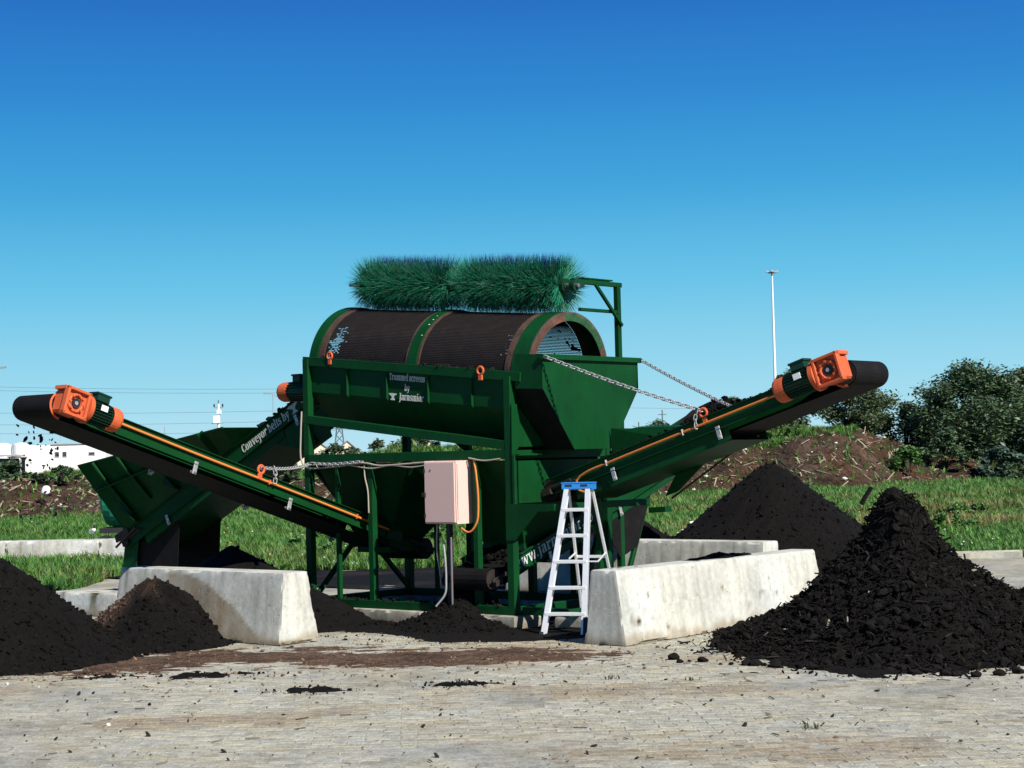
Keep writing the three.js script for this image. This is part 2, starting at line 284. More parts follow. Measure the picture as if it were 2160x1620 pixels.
// ---------------------------------------------------------------- concrete barriers, plinths, kerbs
const foot = (c, x, y, z, s) => { const t = sstep(0.13, 0.02, y + (fbm(x * 7 + s, z * 7, y * 3, 4) - 0.5) * 0.22); return mix3(c, [0.58, 0.47, 0.35], t * 0.75); };
const streak = (s, k = 0.25) => (x, y, z) => { const d = fbm(x * 11 + s, z * 11, y * 0.8, 3), e = fbm(x * 3 + s, z * 3, y * 3, 3); const t = clamp((d - 0.55) * 4) * k + clamp((e - 0.58) * 3) * k * 0.8; return foot([1 - t, 1 - t * 1.02, 1 - t * 1.12], x, y, z, s); };
castBlock('concrete_barrier', 'long white concrete barrier beside the stepladder, woody compost pile against its far end', [1.50, 2.0], [-2.80, 0.80], 0.70, { batX: 0.10, seed: 2, stain: (x, y, z) => {
  let c = streak(2, 0.10)(x, y, z); const s = clamp((fbm(x * 2 + 9, y * 9, z * 9, 4) - 0.70) * 9) * clamp((0.75 - Math.abs(y - 0.32)) * 3) + [[0.55, 0.20, 0.03], [-0.9, 0.42, 0.025], [0.35, 0.44, 0.02], [-1.9, 0.30, 0.022], [0.1, 0.12, 0.03]].reduce((q, [hz, hy, hr]) => q + 1.8 * sstep(hr * 1.6, hr * 0.6, Math.hypot((z - hz) * 1.3, y - hy)), 0); return c.map((v, i) => v * (1 - s * (0.35 + 0.03 * i))); } });
castBlock('concrete_barrier', 'grey concrete barrier with a tan soil stain behind the small brown heap', [-3.72, -1.05], [1.80, 2.32], 0.70, { batX: 0.05, batZ: 0.10, seed: 5, stain: (x, y, z) => {
  let c = streak(5, 0.22)(x, y, z); if (z > 2.03) { // tan film left by a heap that once lay here, with a clean curved edge
    const wob = (fbm(x * 4, y * 4, 3, 3) - 0.5) * 0.16, edge = 0.66 - 0.62 * Math.pow(clamp((x + 2.55) / 1.2), 1.35) + wob * 0.4, on = sstep(0.015, -0.015, y - edge) * sstep(-3.0, -2.7, x);
    const film = 0.5 + 0.7 * fbm(x * 9, y * 3, 4, 4); c = mix3(c, [0.48, 0.385, 0.275], clamp(on * film)); const drip = clamp((fbm(x * 22, y * 1.5, 8, 2) - 0.6) * 5) * sstep(-2.9, -3.3, x); c = mix3(c, [0.4, 0.38, 0.34], drip * 0.7); }
  return c; } });
castBlock('concrete_barrier', 'shaded grey concrete barrier in the back row, right of the wooden pole', [-1.86, 0.52], [-4.38, -3.86], 0.70, { batX: 0.02, batZ: 0.10, seed: 8, stain: streak(8, 0.45) });
castBlock('concrete_barrier', 'grey concrete barrier in the back row, seen behind the stepladder legs', [-3.5, -1.97], [-4.42, -3.90], 0.70, { batX: 0.02, batZ: 0.10, seed: 11, stain: streak(11, 0.3) });
castBlock('concrete_block', 'low soil-streaked concrete block in the grass left of the stained barrier', [-6.6, -5.15], [0.55, 1.05], 0.27, { batZ: 0.03, seed: 13, cat: 'concrete block', stain: streak(13, 0.8) });
for (const [a, b, z0, z1, s, l] of [[-3.35, -0.95, -0.28, 0.14, 21, 'low concrete foundation beam under the front of the green frame, soil heaped along it'], [-0.93, 0.10, -0.28, 0.16, 22, 'short concrete foundation beam under the frame corner next to the stepladder'], [-3.35, 0.3, -1.86, -1.42, 23, 'concrete foundation beam under the rear of the green frame']])
  castBlock('foundation_beam', l, [a, b], [z0, z1], 0.145, { seed: s, material: M.plinth, cat: 'foundation', round: 0.012, chip: 0.05, stain: streak(s, 0.7), group: 'foundation beams' });
castBlock('foundation_beam', 'pale concrete foundation piece on the ground behind the stepladder', [0.32, 1.35], [-0.62, -0.22], 0.14, { seed: 24, material: M.kerb, cat: 'foundation', round: 0.012, chip: 0.04, stain: streak(24, 0.4), group: 'foundation beams' });
{ // old wall kerb in the grass at the far left, three cast lengths
  const o = V(-6.05, 0, -33.1), dir = V(-1, 0, -0.09).normalize(); let s = 0;
  for (const [len, lab] of [[1.55, 'end piece of the low white wall in the grass, behind the feed conveyor foot'], [1.75, 'length of low white wall in the grass with a bird standing on it'], [2.6, 'leftmost length of the low white wall in the grass']]) {
    const c = o.clone().addScaledVector(dir, s + len / 2); s += len + 0.012;
    castBlock('low_wall', lab, [-len / 2, len / 2], [-0.28, 0.28], 0.47, { seed: 30 + s, material: M.kerb, cat: 'wall', world: true, at: [c.x, -0.03, c.z], yaw: Math.atan2(-dir.z, dir.x) + Math.PI, chip: 0.06, stain: streak(31, 0.35), group: 'low wall lengths', seg: 0.06 });
  }
}
{ // kerb at the far right edge of the yard
  let k = 0; for (let x = 3.2; x < 13; x += 1.6, k++) { const b = new B().beam(V(x, 0.035, -28.75 + 0.03 * x), V(x + 1.57, 0.035, -28.75 + 0.03 * (x + 1.57)), 0.16, 0.15, V(0, 1, 0), 0.02); tag(b.build('kerb', M.plinth, scene), 'concrete kerb length between the paved yard and the grass', 'kerb', 'kerb lengths along the grass'); }
}

// ---------------------------------------------------------------- compost heaps
const cone = (x, z, cx, cz, h, R, pw = 1.0, blunt = 0.12) => { const d = Math.hypot(x - cx, z - cz); return h * (1 + blunt / 2) - Math.sqrt(d * d + blunt * blunt * R * R) * h / R * pw; };
const rough = (x, z, s, a, f = 3) => (fbm(x * f + s, z * f - s, s, 4) - 0.5) * a + (noise(x * 23 + s, z * 23, s) - 0.5) * a * 0.16 + (noise(x * 47, z * 47 + s, s) - 0.5) * a * 0.1;
const soilTint = (x, z, h) => { const k = 0.85 + 0.5 * (fbm(x * 5, z * 5, 3, 3) - 0.5); return SOIL.map(v => v * k); };
const crumbGeo = (() => { const g = mergeVertices(new THREE.IcosahedronGeometry(1, 1).deleteAttribute('normal').deleteAttribute('uv'), 1e-3), p = g.attributes.position; for (let i = 0; i < p.count; i++) { const v = V(0, 0, 0).fromBufferAttribute(p, i), k = 0.7 + 0.6 * noise(v.x * 2 + 3, v.y * 2, v.z * 2); p.setXYZ(i, v.x * k, v.y * k * 0.7, v.z * k); } const o = g.toNonIndexed(); o.computeVertexNormals(); return o; })();
const chipGeo = (() => { const b = new B(); const r = rng(3); const ring = t => [[-0.5, -0.4], [0.5, -0.5], [0.4, 0.5], [-0.45, 0.4]].map(([y, z]) => V(t, (y + (r() - 0.5) * 0.3) * 0.16, (z + (r() - 0.5) * 0.3) * 0.26)); const A = ring(-0.5), C = ring(-0.1).map(v => v.add(V(0, 0.03, 0))), D = ring(0.5); for (const [p, q] of [[A, C], [C, D]]) for (let i = 0; i < 4; i++) b.quad(p[i], p[(i + 1) % 4], q[(i + 1) % 4], q[i]); b.quad(A[3], A[2], A[1], A[0]); b.quad(D[0], D[1], D[2], D[3]); const g = b.geometry(); g.computeVertexNormals(); return g; })();
const bagGeo = (() => { const g = mergeVertices(new THREE.IcosahedronGeometry(1, 4).deleteAttribute('normal').deleteAttribute('uv'), 1e-3), p = g.attributes.position; for (let i = 0; i < p.count; i++) { const v = V(0, 0, 0).fromBufferAttribute(p, i), k = 0.8 + 0.3 * fbm(v.x * 1.6 + 3, v.y * 1.6, v.z * 1.6, 4); p.setXYZ(i, v.x * k, v.y * k * 0.8, v.z * k); } g.computeVertexNormals(); return g; })();
function scatter(name, geo, material, list, parent = scene) { const im = new THREE.InstancedMesh(geo, material, list.length), m4 = new THREE.Matrix4(), q = new THREE.Quaternion(), e = new THREE.Euler(), c = new THREE.Color(); list.forEach((s, i) => { m4.compose(V(...s.p), q.setFromEuler(e.set(...s.r)), V(...s.s)); im.setMatrixAt(i, m4); im.setColorAt(i, c.setRGB(...s.c)); }); im.name = parent === scene ? numbered(name) : name; im.castShadow = im.receiveShadow = true; parent.add(im); return im; }
function heap(name, label, [x0, x1, z0, z1], step, hf, { cf = soilTint, crumbs = 0, seed = 1, sticks, kind } = {}) {
  const g = new THREE.Group(); g.name = numbered(name); onGrid(g); scene.add(g); tag(g, label, 'compost heap', null, kind);
  mesh('soil_body', heapGeo(x0, x1, z0, z1, step, hf, cf), M.soil, g);
  const r = rng(seed), list = [];
  for (let n = 0; n < crumbs * 30 && list.length < crumbs; n++) { const x = lerp(x0, x1, r()), z = lerp(z0, z1, r()), h = hf(x, z); if (h < -0.012 - 0.05 * r()) continue; const s = (0.006 + 0.022 * Math.pow(r(), 3)) * (kind ? 0.6 : 1), k = 0.7 + r() * 0.7; list.push({ p: [x, Math.max(0, h) + s * 0.25, z], r: [r() * 6, r() * 6, r() * 6], s: [s, s, s * (0.7 + r())], c: cf(x, z, h).map(v => v * k * 0.75) }); }
  if (list.length) { const im = scatter('crumbs', crumbGeo, M.chip, list, g); im.userData = { kind: 'stuff' }; }
  if (sticks) sticks(g, r);
  return g;
}
// under the front-left conveyor
heap('compost_heap', 'smooth dark compost pile at the left edge, under the falling soil', [-4.4, -1.1, 2.7, 6.3], 0.035, (x, z) => { const d = Math.hypot(x + 2.68, z - 4.5); return 1.10 - 0.82 * Math.sqrt(d * d + 0.028) + 0.13 * sstep(1.0, 1.6, d) * 0.6 + rough(x, z, 3, 0.055 + 0.05 * sstep(0.6, 1.3, d), 2.4); }, { crumbs: 2600, seed: 5 });
heap('compost_heap', 'small heap with a brown crumbly flank leaning against the stained barrier', [-3.9, -1.5, 2.0, 4.0], 0.028, (x, z) => {
  const a = 0.70 - 0.86 * Math.hypot((x + 2.52) * (x > -2.52 ? 1.15 : 0.72), (z - 2.62) * 0.9), b = 0.42 - 0.6 * Math.hypot(x + 2.2, z - 2.9), c = 0.30 - 0.5 * Math.hypot(x + 3.0, z - 3.2);
  return Math.min(0.60 + 0.03 * noise(x * 14, z * 14, 2), Math.max(a, b, c)) + rough(x, z, 8, 0.10, 4); },
  { crumbs: 1500, seed: 6, cf: (x, z, h) => { const t = sstep(-2.35, -2.65, x + (fbm(x * 5, z * 5, 9, 3) - 0.5) * 0.5 + 0.12 * (h - 0.3)); return mix3(soilTint(x, z, h), DRY.map(v => v * (0.7 + 0.6 * fbm(x * 8, z * 8, 2, 3))), t * 0.85); } });
// under the rear conveyor
heap('compost_heap', 'tall pointed dark compost pile behind the back row of barriers', [-3.6, 2.4, -8.9, -4.2], 0.05, (x, z) => { const d = Math.hypot(x + 0.62, z + 5.95); return 1.70 - 0.80 * Math.sqrt(d * d + 0.012) + rough(x, z, 13, 0.07 + 0.04 * d, 2.2); }, { crumbs: 2600, seed: 7 });
heap('compost_heap', 'small ragged dark heap just left of the pointed pile, behind the shaded barrier', [-3.9, -1.2, -7.0, -4.3], 0.04, (x, z) => 0.93 - 0.72 * Math.hypot((x + 2.55) * 0.9, z + 5.6) + rough(x, z, 19, 0.22, 3.5), { crumbs: 700, seed: 8 });
heap('compost_heap', 'brown heap of compost showing between the stepladder rungs', [-5.2, -2.4, -7.2, -4.5], 0.05, (x, z) => 0.98 - 0.6 * Math.hypot(x + 3.85, z + 5.9) + rough(x, z, 23, 0.14, 3), { cf: (x, z, h) => mix3(soilTint(x, z, h), DRY, 0.25), crumbs: 400, seed: 9 });
heap('compost_heap', 'dark compost heap peeking over the top of the stained barrier', [-5.3, -1.6, -0.2, 1.85], 0.04, (x, z) => 0.88 - 0.62 * Math.hypot((x + 3.4) * 0.8, (z - 0.9)) + rough(x, z, 27, 0.07, 3), { crumbs: 500, seed: 10 });
// woody oversize pile at the right
const woody = (x, z) => {
  const dx = x - 4.0, dz = z + 0.72, th = Math.atan2(dz, dx), d = Math.hypot(dx, dz) * (1 + 0.10 * Math.sin(th * 3 + 1) + 0.05 * Math.sin(th * 5) + 0.20 * Math.max(0, Math.cos(th - 2.44)));
  const pr = [[0, 1.31], [0.13, 1.29], [0.24, 1.14], [0.33, 0.92], [0.52, 0.70], [0.9, 0.45], [1.3, 0.24], [1.75, 0.08], [2.15, -0.02], [3.5, -0.4]]; let k = 0; while (k < pr.length - 2 && d > pr[k + 1][0]) k++;
  const h = lerp(pr[k][1], pr[k + 1][1], clamp((d - pr[k][0]) / (pr[k + 1][0] - pr[k][0])));
  const near = 0.20 * Math.exp(-(((x - 5.1) / 0.9) ** 2 + ((z - 0.1) / 0.7) ** 2)) + 0.16 * Math.exp(-(((x - 3.55) / 0.28) ** 2 + ((z + 0.5) / 0.3) ** 2));
  return h + near * sstep(2.4, 1.2, d) + rough(x, z, 31, 0.13 * sstep(2.3, 1.6, d) + 0.03, 4.5);
};
heap('compost_heap', 'big rough pile of black woody compost at the right, sticks poking out', [1.9, 6.7, -3.0, 1.9], 0.035, woody, { crumbs: 3500, seed: 11, sticks: (g, r) => {
  const list = []; for (let n = 0; list.length < 9000 && n < 120000; n++) {
    const a = r() * 6.283, d = Math.pow(r(), 0.62) * 2.75, x = 4.0 + Math.cos(a) * d, z = -0.72 + Math.sin(a) * d, h = woody(x, z); if (h < -0.02 && r() > 0.10 * Math.exp(h * 9)) continue;
    const e = 0.04, nx = woody(x - e, z) - woody(x + e, z), nz = woody(x, z - e) - woody(x, z + e), l = 0.03 + 0.13 * Math.pow(r(), 2.6), w = 0.3 + 0.5 * r();
    const pale = r(), k = 0.6 + r() * 0.8, c = pale > 0.995 ? [0.34, 0.29, 0.22] : pale > 0.94 ? [0.030, 0.024, 0.019] : [0.0066 * k, 0.0059 * k, 0.0052 * k];
    list.push({ p: [x + nx * 0.1, Math.max(h, 0) + 0.012 + 0.015 * r(), z + nz * 0.1], r: [nz * 6 * (0.4 + 0.6 * r()) + (r() - 0.5) * 1.1, r() * 6.28, -nx * 6 * (0.4 + 0.6 * r()) + (r() - 0.5) * 1.1], s: [l, l * w * 0.7 + 0.012, l * w * 0.55 + 0.012], c });
  }
  const cl = []; for (let n = 0; cl.length < 1800 && n < 40000; n++) { const a = r() * 6.283, d = Math.pow(r(), 0.6) * 2.2, x = 4.0 + Math.cos(a) * d, z = -0.72 + Math.sin(a) * d, h = woody(x, z); if (h < -0.02) continue; const s = 0.012 + 0.04 * Math.pow(r(), 3), k = 0.6 + 0.8 * r(); cl.push({ p: [x, Math.max(h, 0) + s * 0.4, z], r: [r() * 6, r() * 6, r() * 6], s: [s * 1.3, s, s], c: [0.0068 * k, 0.006 * k, 0.0052 * k] }); }
  scatter('clods', crumbGeo, M.chip, cl, g).userData = { kind: 'stuff' };
  const im = scatter('wood_chips', chipGeo, M.chip, list, g); im.userData = { kind: 'stuff' };
} });
// soil at the feet of the machine, and soil spilt over the paving
heap('compost_heap', 'dark soil heap in front of the frame below the control box', [-2.1, 0.4, -1.0, 0.85], 0.028, (x, z) => Math.max(0.50 - 0.85 * Math.hypot(x + 0.78, z + 0.16), 0.26 - 0.35 * Math.hypot(x + 0.6, (z - 0.3) * 1.5)) + rough(x, z, 37, 0.10, 5), { crumbs: 1200, seed: 12 });
heap('compost_heap', 'low ridge of dark soil along the front foundation beam', [-3.5, -1.0, 0.0, 1.0], 0.03, (x, z) => 0.045 - 0.9 * Math.abs(z - 0.32) * (z > 0.32 ? 0.22 : 1) + 0.12 * Math.exp(-(((x + 2.3) / 0.25) ** 2)) * Math.exp(-(((z - 0.2) / 0.2) ** 2)) - 0.3 * sstep(-1.3, -0.95, x) + rough(x, z, 41, 0.09, 4), { crumbs: 900, seed: 13 });
function spill(label, box, step, hf, cf, crumbs, seed) { const g = heap('soil_spill', label, box, step, hf, { cf, crumbs, seed, kind: 'stuff' }); g.userData.category = 'soil'; return g; }
const film = (x, z, s, th, a = 0.05) => (fbm(x * 1.1 + s, z * 1.1, s, 5) - th) * a + (noise(x * 18, z * 18, s) - 0.5) * 0.006;
spill('brown soil film spread over the paving in front of the stained barrier', [-3.2, 3.2, 0.6, 5.4], 0.04, (x, z) => {
  const w = W(x, 0, z), X = w.x, D = -w.z, mid = 16.75 - 0.11 * (X + 4.2) + 0.10 * Math.sin(X * 2.1), half = lerp(0.72, 0.42, clamp((X + 4.2) / 4.6)), e = Math.max(Math.abs(D - mid) / half, (X - 0.1) / 0.45 + 0.1, (-4.5 - X) / 0.3);
  return Math.min(0.0075, 0.016 * (1 - e) + film(x, z, 51, 0.5, 0.035) + (fbm(X * 2.2, D * 7, 5, 4) - 0.5) * 0.035 + (fbm(X * 9, D * 22, 15, 3) - 0.5) * 0.03); },
  (x, z) => { const t = fbm(x * 3, z * 3, 5, 4); return mix3([0.235, 0.165, 0.118], [0.135, 0.088, 0.062], clamp((t - 0.36) * 2.6)); }, 700, 14);
spill('dark compost trodden over the ground in front of and beneath the machine', [-4.6, 1.5, -3.6, 1.6], 0.06, (x, z) => Math.min(0.014, 0.02 - 0.035 * sstep(0.55, 1.4, z) - 0.04 * sstep(0.2, 1.3, x) * sstep(-0.5, 0.6, z) + film(x, z, 57, 0.42, 0.06)), soilTint, 1200, 15);
spill('dark compost spread over the yard behind the machine', [-13, 3.2, -12, -3.4], 0.12, (x, z) => Math.min(0.02, 0.006 + film(x, z, 61, 0.40, 0.09) - 0.1 * sstep(1.8, 3.4, W(x, 0, z).x)), (x, z) => mix3(SOIL, [0.05, 0.042, 0.034], clamp((fbm(x * 1.4, z * 1.4, 5, 4) - 0.45) * 3)), 0, 16);
spill('litter of black compost around the foot of the woody pile', [1.6, 7.4, -3.4, 2.9], 0.04, (x, z) => Math.min(0.02, woody(x, z) * 0.6 + 0.0 + film(x, z, 67, 0.5, 0.3) + (fbm(x * 6, z * 6, 3, 3) - 0.5) * 0.16), soilTint, 2200, 17);
for (const [x, z, rx, rz, s, l] of [[0.15, 4.3, 0.38, 0.16, 71, 'elongated dark soil smear on the pale paving, left of centre'], [1.68, 4.5, 0.26, 0.14, 72, 'dark soil clump smear on the paving below the control box'], [-0.6, 4.75, 0.14, 0.12, 73, 'small dark soil smear nearest the left pile'], [2.5, 3.6, 0.22, 0.1, 74, 'thin soil and weed smear on the paving below the stepladder']])
  spill(l, [x - 0.7, x + 0.7, z - 0.7, z + 0.7], 0.02, (a, b) => { const u = ((a - x) * 0.763 - (b - z) * 0.646) / rx, v = ((a - x) * 0.646 + (b - z) * 0.763) / rz; return 0.014 * (1 - u * u - v * v) + (fbm(a * 9, b * 9, s, 4) - 0.52) * 0.07; }, soilTint, 60, s);
{ // soil lying on barrier tops
  const tops = [[[1.6, 1.9, -1.75, -0.65], (x, z) => 0.69 + 0.065 - 0.5 * Math.abs(x - 1.73) - 0.05 * Math.abs(z + 1.2) * 1.6 + rough(x, z, 43, 0.07, 9), 'strip of dark crumbly soil lying on top of the long white barrier'], [[1.62, 1.84, 0.2, 0.72], (x, z) => 0.69 + 0.012 - 0.2 * Math.abs(x - 1.70) + rough(x, z, 44, 0.03, 9), 'trace of soil on the near end top of the long white barrier']];
  for (const [bx, f, l] of tops) { const g = new THREE.Group(); g.name = numbered('soil_strip'); onGrid(g); scene.add(g); tag(g, l, 'soil'); mesh('soil_body', heapGeo(...bx, 0.015, f, soilTint, 0.694), M.soil, g); }
}
{ // clods and bits lying loose on the paving
  const r = rng(401), clods = [];
  const put = (x, z, s) => { const m = mesh('soil_clod', crumbGeo, M.clod ??= mat([0.0085, 0.0075, 0.0065], { rough: 0.97, specularIntensity: 0.25 })); const p = W(x, 0, z); m.position.set(p.x, s * 0.42, p.z); m.scale.set(s * (1 + r() * 0.7), s * (0.7 + 0.4 * r()), s); m.rotation.set((r() - 0.5) * 0.5, r() * 6, (r() - 0.5) * 0.5); tag(m, 'dark clod of compost lying loose on the paving before the woody pile', 'clod', 'clods fallen from the woody pile'); };
  const toGrid = (X, Z) => [CP * (X - OX) + SP * (Z - OZ), -SP * (X - OX) + CP * (Z - OZ)];
  for (let k = 0; k < 46; k++) { const t = Math.pow(r(), 0.8), X = lerp(1.1, 4.1, t), D = lerp(16.1, 14.15, Math.pow(t, 0.6)) - 0.55 * r() * r(), [x, z] = toGrid(X, -D); put(x, z, 0.012 + 0.042 * Math.pow(r(), 1.8)); }
  const bits = []; for (let k = 0; k < 800; k++) { const d = 10.2 + 8 * Math.pow(r(), 0.8), x = (r() - 0.5) * 0.62 * d, s = 0.003 + 0.010 * Math.pow(r(), 5), pale = r(), c = pale > 0.95 ? [0.55, 0.52, 0.45] : pale > 0.6 ? [0.10, 0.08, 0.055] : [0.02, 0.017, 0.014]; bits.push({ p: [x, s * 0.4 + 0.002, -d], r: [r() * 0.6, r() * 6, r() * 0.6], s: [s * (1 + 2 * r()), s * 0.7, s], c }); }
  const im = scatter('loose_bits', crumbGeo, M.chip, bits); tag(im, 'loose crumbs, stones and bits of bark strewn over the paving', 'litter', null, 'stuff');
  const tw = []; for (let k = 0; k < 330; k++) { const d = 10.3 + 8 * r(), x = (r() - 0.5) * 0.6 * d, l = 0.02 + 0.09 * Math.pow(r(), 3); tw.push({ p: [x, 0.006, -d], r: [(r() - 0.5) * 0.2, r() * 6, (r() - 0.5) * 0.15], s: [l, l * 0.2 + 0.012, l * 0.2 + 0.012], c: r() > 0.75 ? [0.2, 0.15, 0.09] : [0.035, 0.028, 0.02] }); }
  tag(scatter('twig_litter', chipGeo, M.chip, tw), 'short twigs and wood slivers strewn over the paving', 'litter', null, 'stuff');
  const fall = [], fr = rng(88); for (let k = 0; k < 90; k++) { const t = Math.pow(fr(), 0.8), s = 0.008 + 0.018 * fr() * fr(); fall.push({ p: [-2.85 + 0.45 * (fr() - 0.2) + t * 0.1, 2.25 - 0.95 * t, 4.02 - 0.35 * fr() + 0.12 * t], r: [fr() * 6, fr() * 6, fr() * 6], s: [s * 1.5, s, s * 0.7], c: [0.016, 0.013, 0.012] }); }
  const fi = scatter('falling_soil', crumbGeo, M.chip, fall); onGrid(fi); tag(fi, 'crumbs of soil falling from the head of the front-left conveyor', 'soil', null, 'stuff');
  const st = mesh('falling_stick', chipGeo, M.clod); st.position.copy(W(3.55, 1.33, -1.0)); st.scale.set(0.19, 0.2, 0.15); st.rotation.set(0.2, 0.4, 0.95); tag(st, 'dark stick in mid-fall beside the top of the woody pile', 'stick');
}

// ---------------------------------------------------------------- trommel screen
const font = await new FontLoader().loadAsync('fonts/droid/droid_serif_bold.typeface.json');
function lettering(name, str, size, origin, dirX, dirY, parent, depth = 0.003, center = true, squeeze = 0.66) { // raised white lettering on a plate
  const g = new TextGeometry(str, { font, size, depth, curveSegments: 3, bevelEnabled: false }); g.scale(squeeze, 1, 1); g.computeBoundingBox(); const bb = g.boundingBox;
  if (center) g.translate(-(bb.max.x + bb.min.x) / 2, 0, 0);
  const x = dirX.clone().normalize(), z = x.clone().cross(dirY).normalize(), y = z.clone().cross(x);
  const m = new THREE.Matrix4().makeBasis(x, y, z).setPosition(origin); const b = new B(); b.add(g, m); return b.build(name, M.letter, parent);
}
function anvil(size, origin, dirX, dirY, parent) {
  const x = dirX.clone().normalize(), z = x.clone().cross(dirY).normalize(), y = z.clone().cross(x);
  const o = [[-0.62, 1.0], [0.55, 1.0], [0.78, 0.86], [0.45, 0.70], [0.20, 0.52], [0.18, 0.30], [0.42, 0.12], [0.42, 0], [-0.42, 0], [-0.42, 0.12], [-0.18, 0.30], [-0.20, 0.52], [-0.42, 0.62], [-0.62, 0.74], [-0.9, 0.92]];
  const b = new B(); b.plate(o.map(([a, c]) => origin.clone().addScaledVector(x, a * size).addScaledVector(y, c * size).addScaledVector(z, 0.002)), 0.003); return b.build('anvil_emblem', M.letter, parent);
}
const XL = -3.06, TR = thing('trommel_screen', 'large green trommel screen with a rusty drum and two brushes on top', 'trommel screen', [-1.5, 0.15, -0.8]);
const topY = x => 2.985 + (x - XL) * (2.665 - 2.985) / 3.06, bendY = x => 2.584 + (x - XL) * (2.278 - 2.584) / 3.06, botY = x => 2.275 + (x - XL) * (1.905 - 2.275) / 3.06;
for (const [x, w, top] of [[XL, 0.085, 2.96], [-2.6, 0.05, 1.76], [-2.06, 0.075, 1.76], [-0.51, 0.07, 1.76], [-0.03, 0.09, 2.62]]) for (const z of [0, -1.62]) {
  part('post', M.green, TR, b => b.beam(V(x, 0.235, z), V(x, top - (z < 0 && top > 2 ? 0.05 : 0), z), w, w, V(0, 0, 1)));
}
part('post', M.green, TR, b => b.beam(V(-1.12, 0.235, -1.62), V(-1.12, 1.76, -1.62), 0.08, 0.08, V(0, 0, 1)));
for (const z of [0, -1.62]) {
  part('bottom_rail', M.green, TR, b => b.beam(V(XL - 0.05, 0.192, z), V(0.02, 0.192, z), 0.09, 0.085));
  part('middle_rail', M.green, TR, b => b.beam(V(XL - 0.04, 1.81, z), V(0.02, 1.81, z), 0.085, 0.10));
  part('sloping_rail', M.green, TR, b => b.beam(V(XL - 0.10, botY(XL - 0.10) - 0.01, z), V(-0.08, botY(-0.08) - 0.01, z), 0.09, 0.095));
}
for (const x of [XL, -0.03]) for (const [y, h] of [[0.19, 0.08], [1.805, 0.09]]) part('cross_rail', M.green, TR, b => b.beam(V(x, y, -0.05), V(x, y, -1.57), 0.08, h));
part('brace', M.green, TR, b => b.beam(V(XL, 1.74, -0.04), V(XL, 0.26, -1.58), 0.05, 0.05));
part('brace', M.green, TR, b => b.beam(V(XL + 0.055, 0.27, -0.04), V(XL + 0.055, 1.74, -1.58), 0.05, 0.05));
part('brace', M.green, TR, b => b.beam(V(-2.45, 2.12, -1.62), V(-2.06, 1.86, -1.62), 0.05, 0.05));
part('post', M.green, TR, b => b.beam(V(-2.06, 1.86, -1.62), V(-2.06, 2.12, -1.62), 0.07, 0.07));
// trough around the lower half of the drum
for (const s of [0, 1]) {
  const Z = z => s ? -1.62 - z : z, x0 = XL + 0.03, x1 = -0.02;
  part('top_rail', M.green, TR, b => { b.beam(V(XL - 0.05, topY(XL) - 0.045, Z(0.012)), V(0.14, topY(0.14) - 0.045, Z(0.012)), 0.03, 0.10, V(0, 1, 0)); b.beam(V(XL - 0.05, topY(XL) - 0.002, Z(-0.03)), V(0.14, topY(0.14) - 0.002, Z(-0.03)), 0.115, 0.012); });
  part('trough_plate', M.green, TR, b => b.plate([V(x0, topY(x0) - 0.09, Z(-0.022)), V(x1, topY(x1) - 0.09, Z(-0.022)), V(x1, bendY(x1), Z(-0.022)), V(x0, bendY(x0), Z(-0.022))], 0.006));
  part('trough_plate', M.green, TR, b => b.plate([V(x0, bendY(x0), Z(-0.022)), V(x1, bendY(x1), Z(-0.022)), V(x1, botY(x1) - 0.03, Z(-0.36)), V(x0, botY(x0) - 0.03, Z(-0.36))], 0.006));
  for (const x of [-2.42, -1.80, -1.18, -0.55]) part('rib', M.green, TR, b => { b.beam(V(x, topY(x) - 0.10, Z(-0.005)), V(x, bendY(x) - 0.0, Z(-0.005)), 0.012, 0.03, V(0, 0, 1)); b.plate([V(x, bendY(x), Z(0.010)), V(x, bendY(x), Z(-0.02)), V(x, bendY(x) - 0.15, Z(-0.19))], 0.012); });
}
{ // signwriting on the third bay
  const x = -1.51, nx = V(1, -0.104, 0), ny = V(0, 1, 0), z = -0.0185;
  lettering('lettering', 'Trommel screens', 0.074, V(x, topY(x) - 0.185, z), nx, ny, TR, 0.003, true, 0.6);
  lettering('lettering', 'by', 0.07, V(x, topY(x) - 0.295, z), nx, ny, TR);
  lettering('lettering', 'Jarnsmior', 0.078, V(x + 0.06, topY(x) - 0.406, z), nx, ny, TR);
  anvil(0.075, V(x - 0.22, topY(x) - 0.385, z), nx, ny, TR);
}
function lug(x, y, z, parent, axis, s = 1, up = V(0, 1, 0)) { return part('lifting_lug', M.orange, parent, b => { b.torus(V(x, y, z), axis, 0.038 * s, 0.014 * s, 16, 6); b.beam(V(x, y, z).addScaledVector(up, -0.04 * s), V(x, y, z).addScaledVector(up, -0.095 * s), 0.05 * s, 0.022 * s, axis); }); }
lug(-2.66, topY(-2.66) + 0.03, 0.03, TR, V(0, 0, 1), 1); lug(-0.39, topY(-0.39) - 0.01, 0.035, TR, V(0, 0, 1), 1.05);
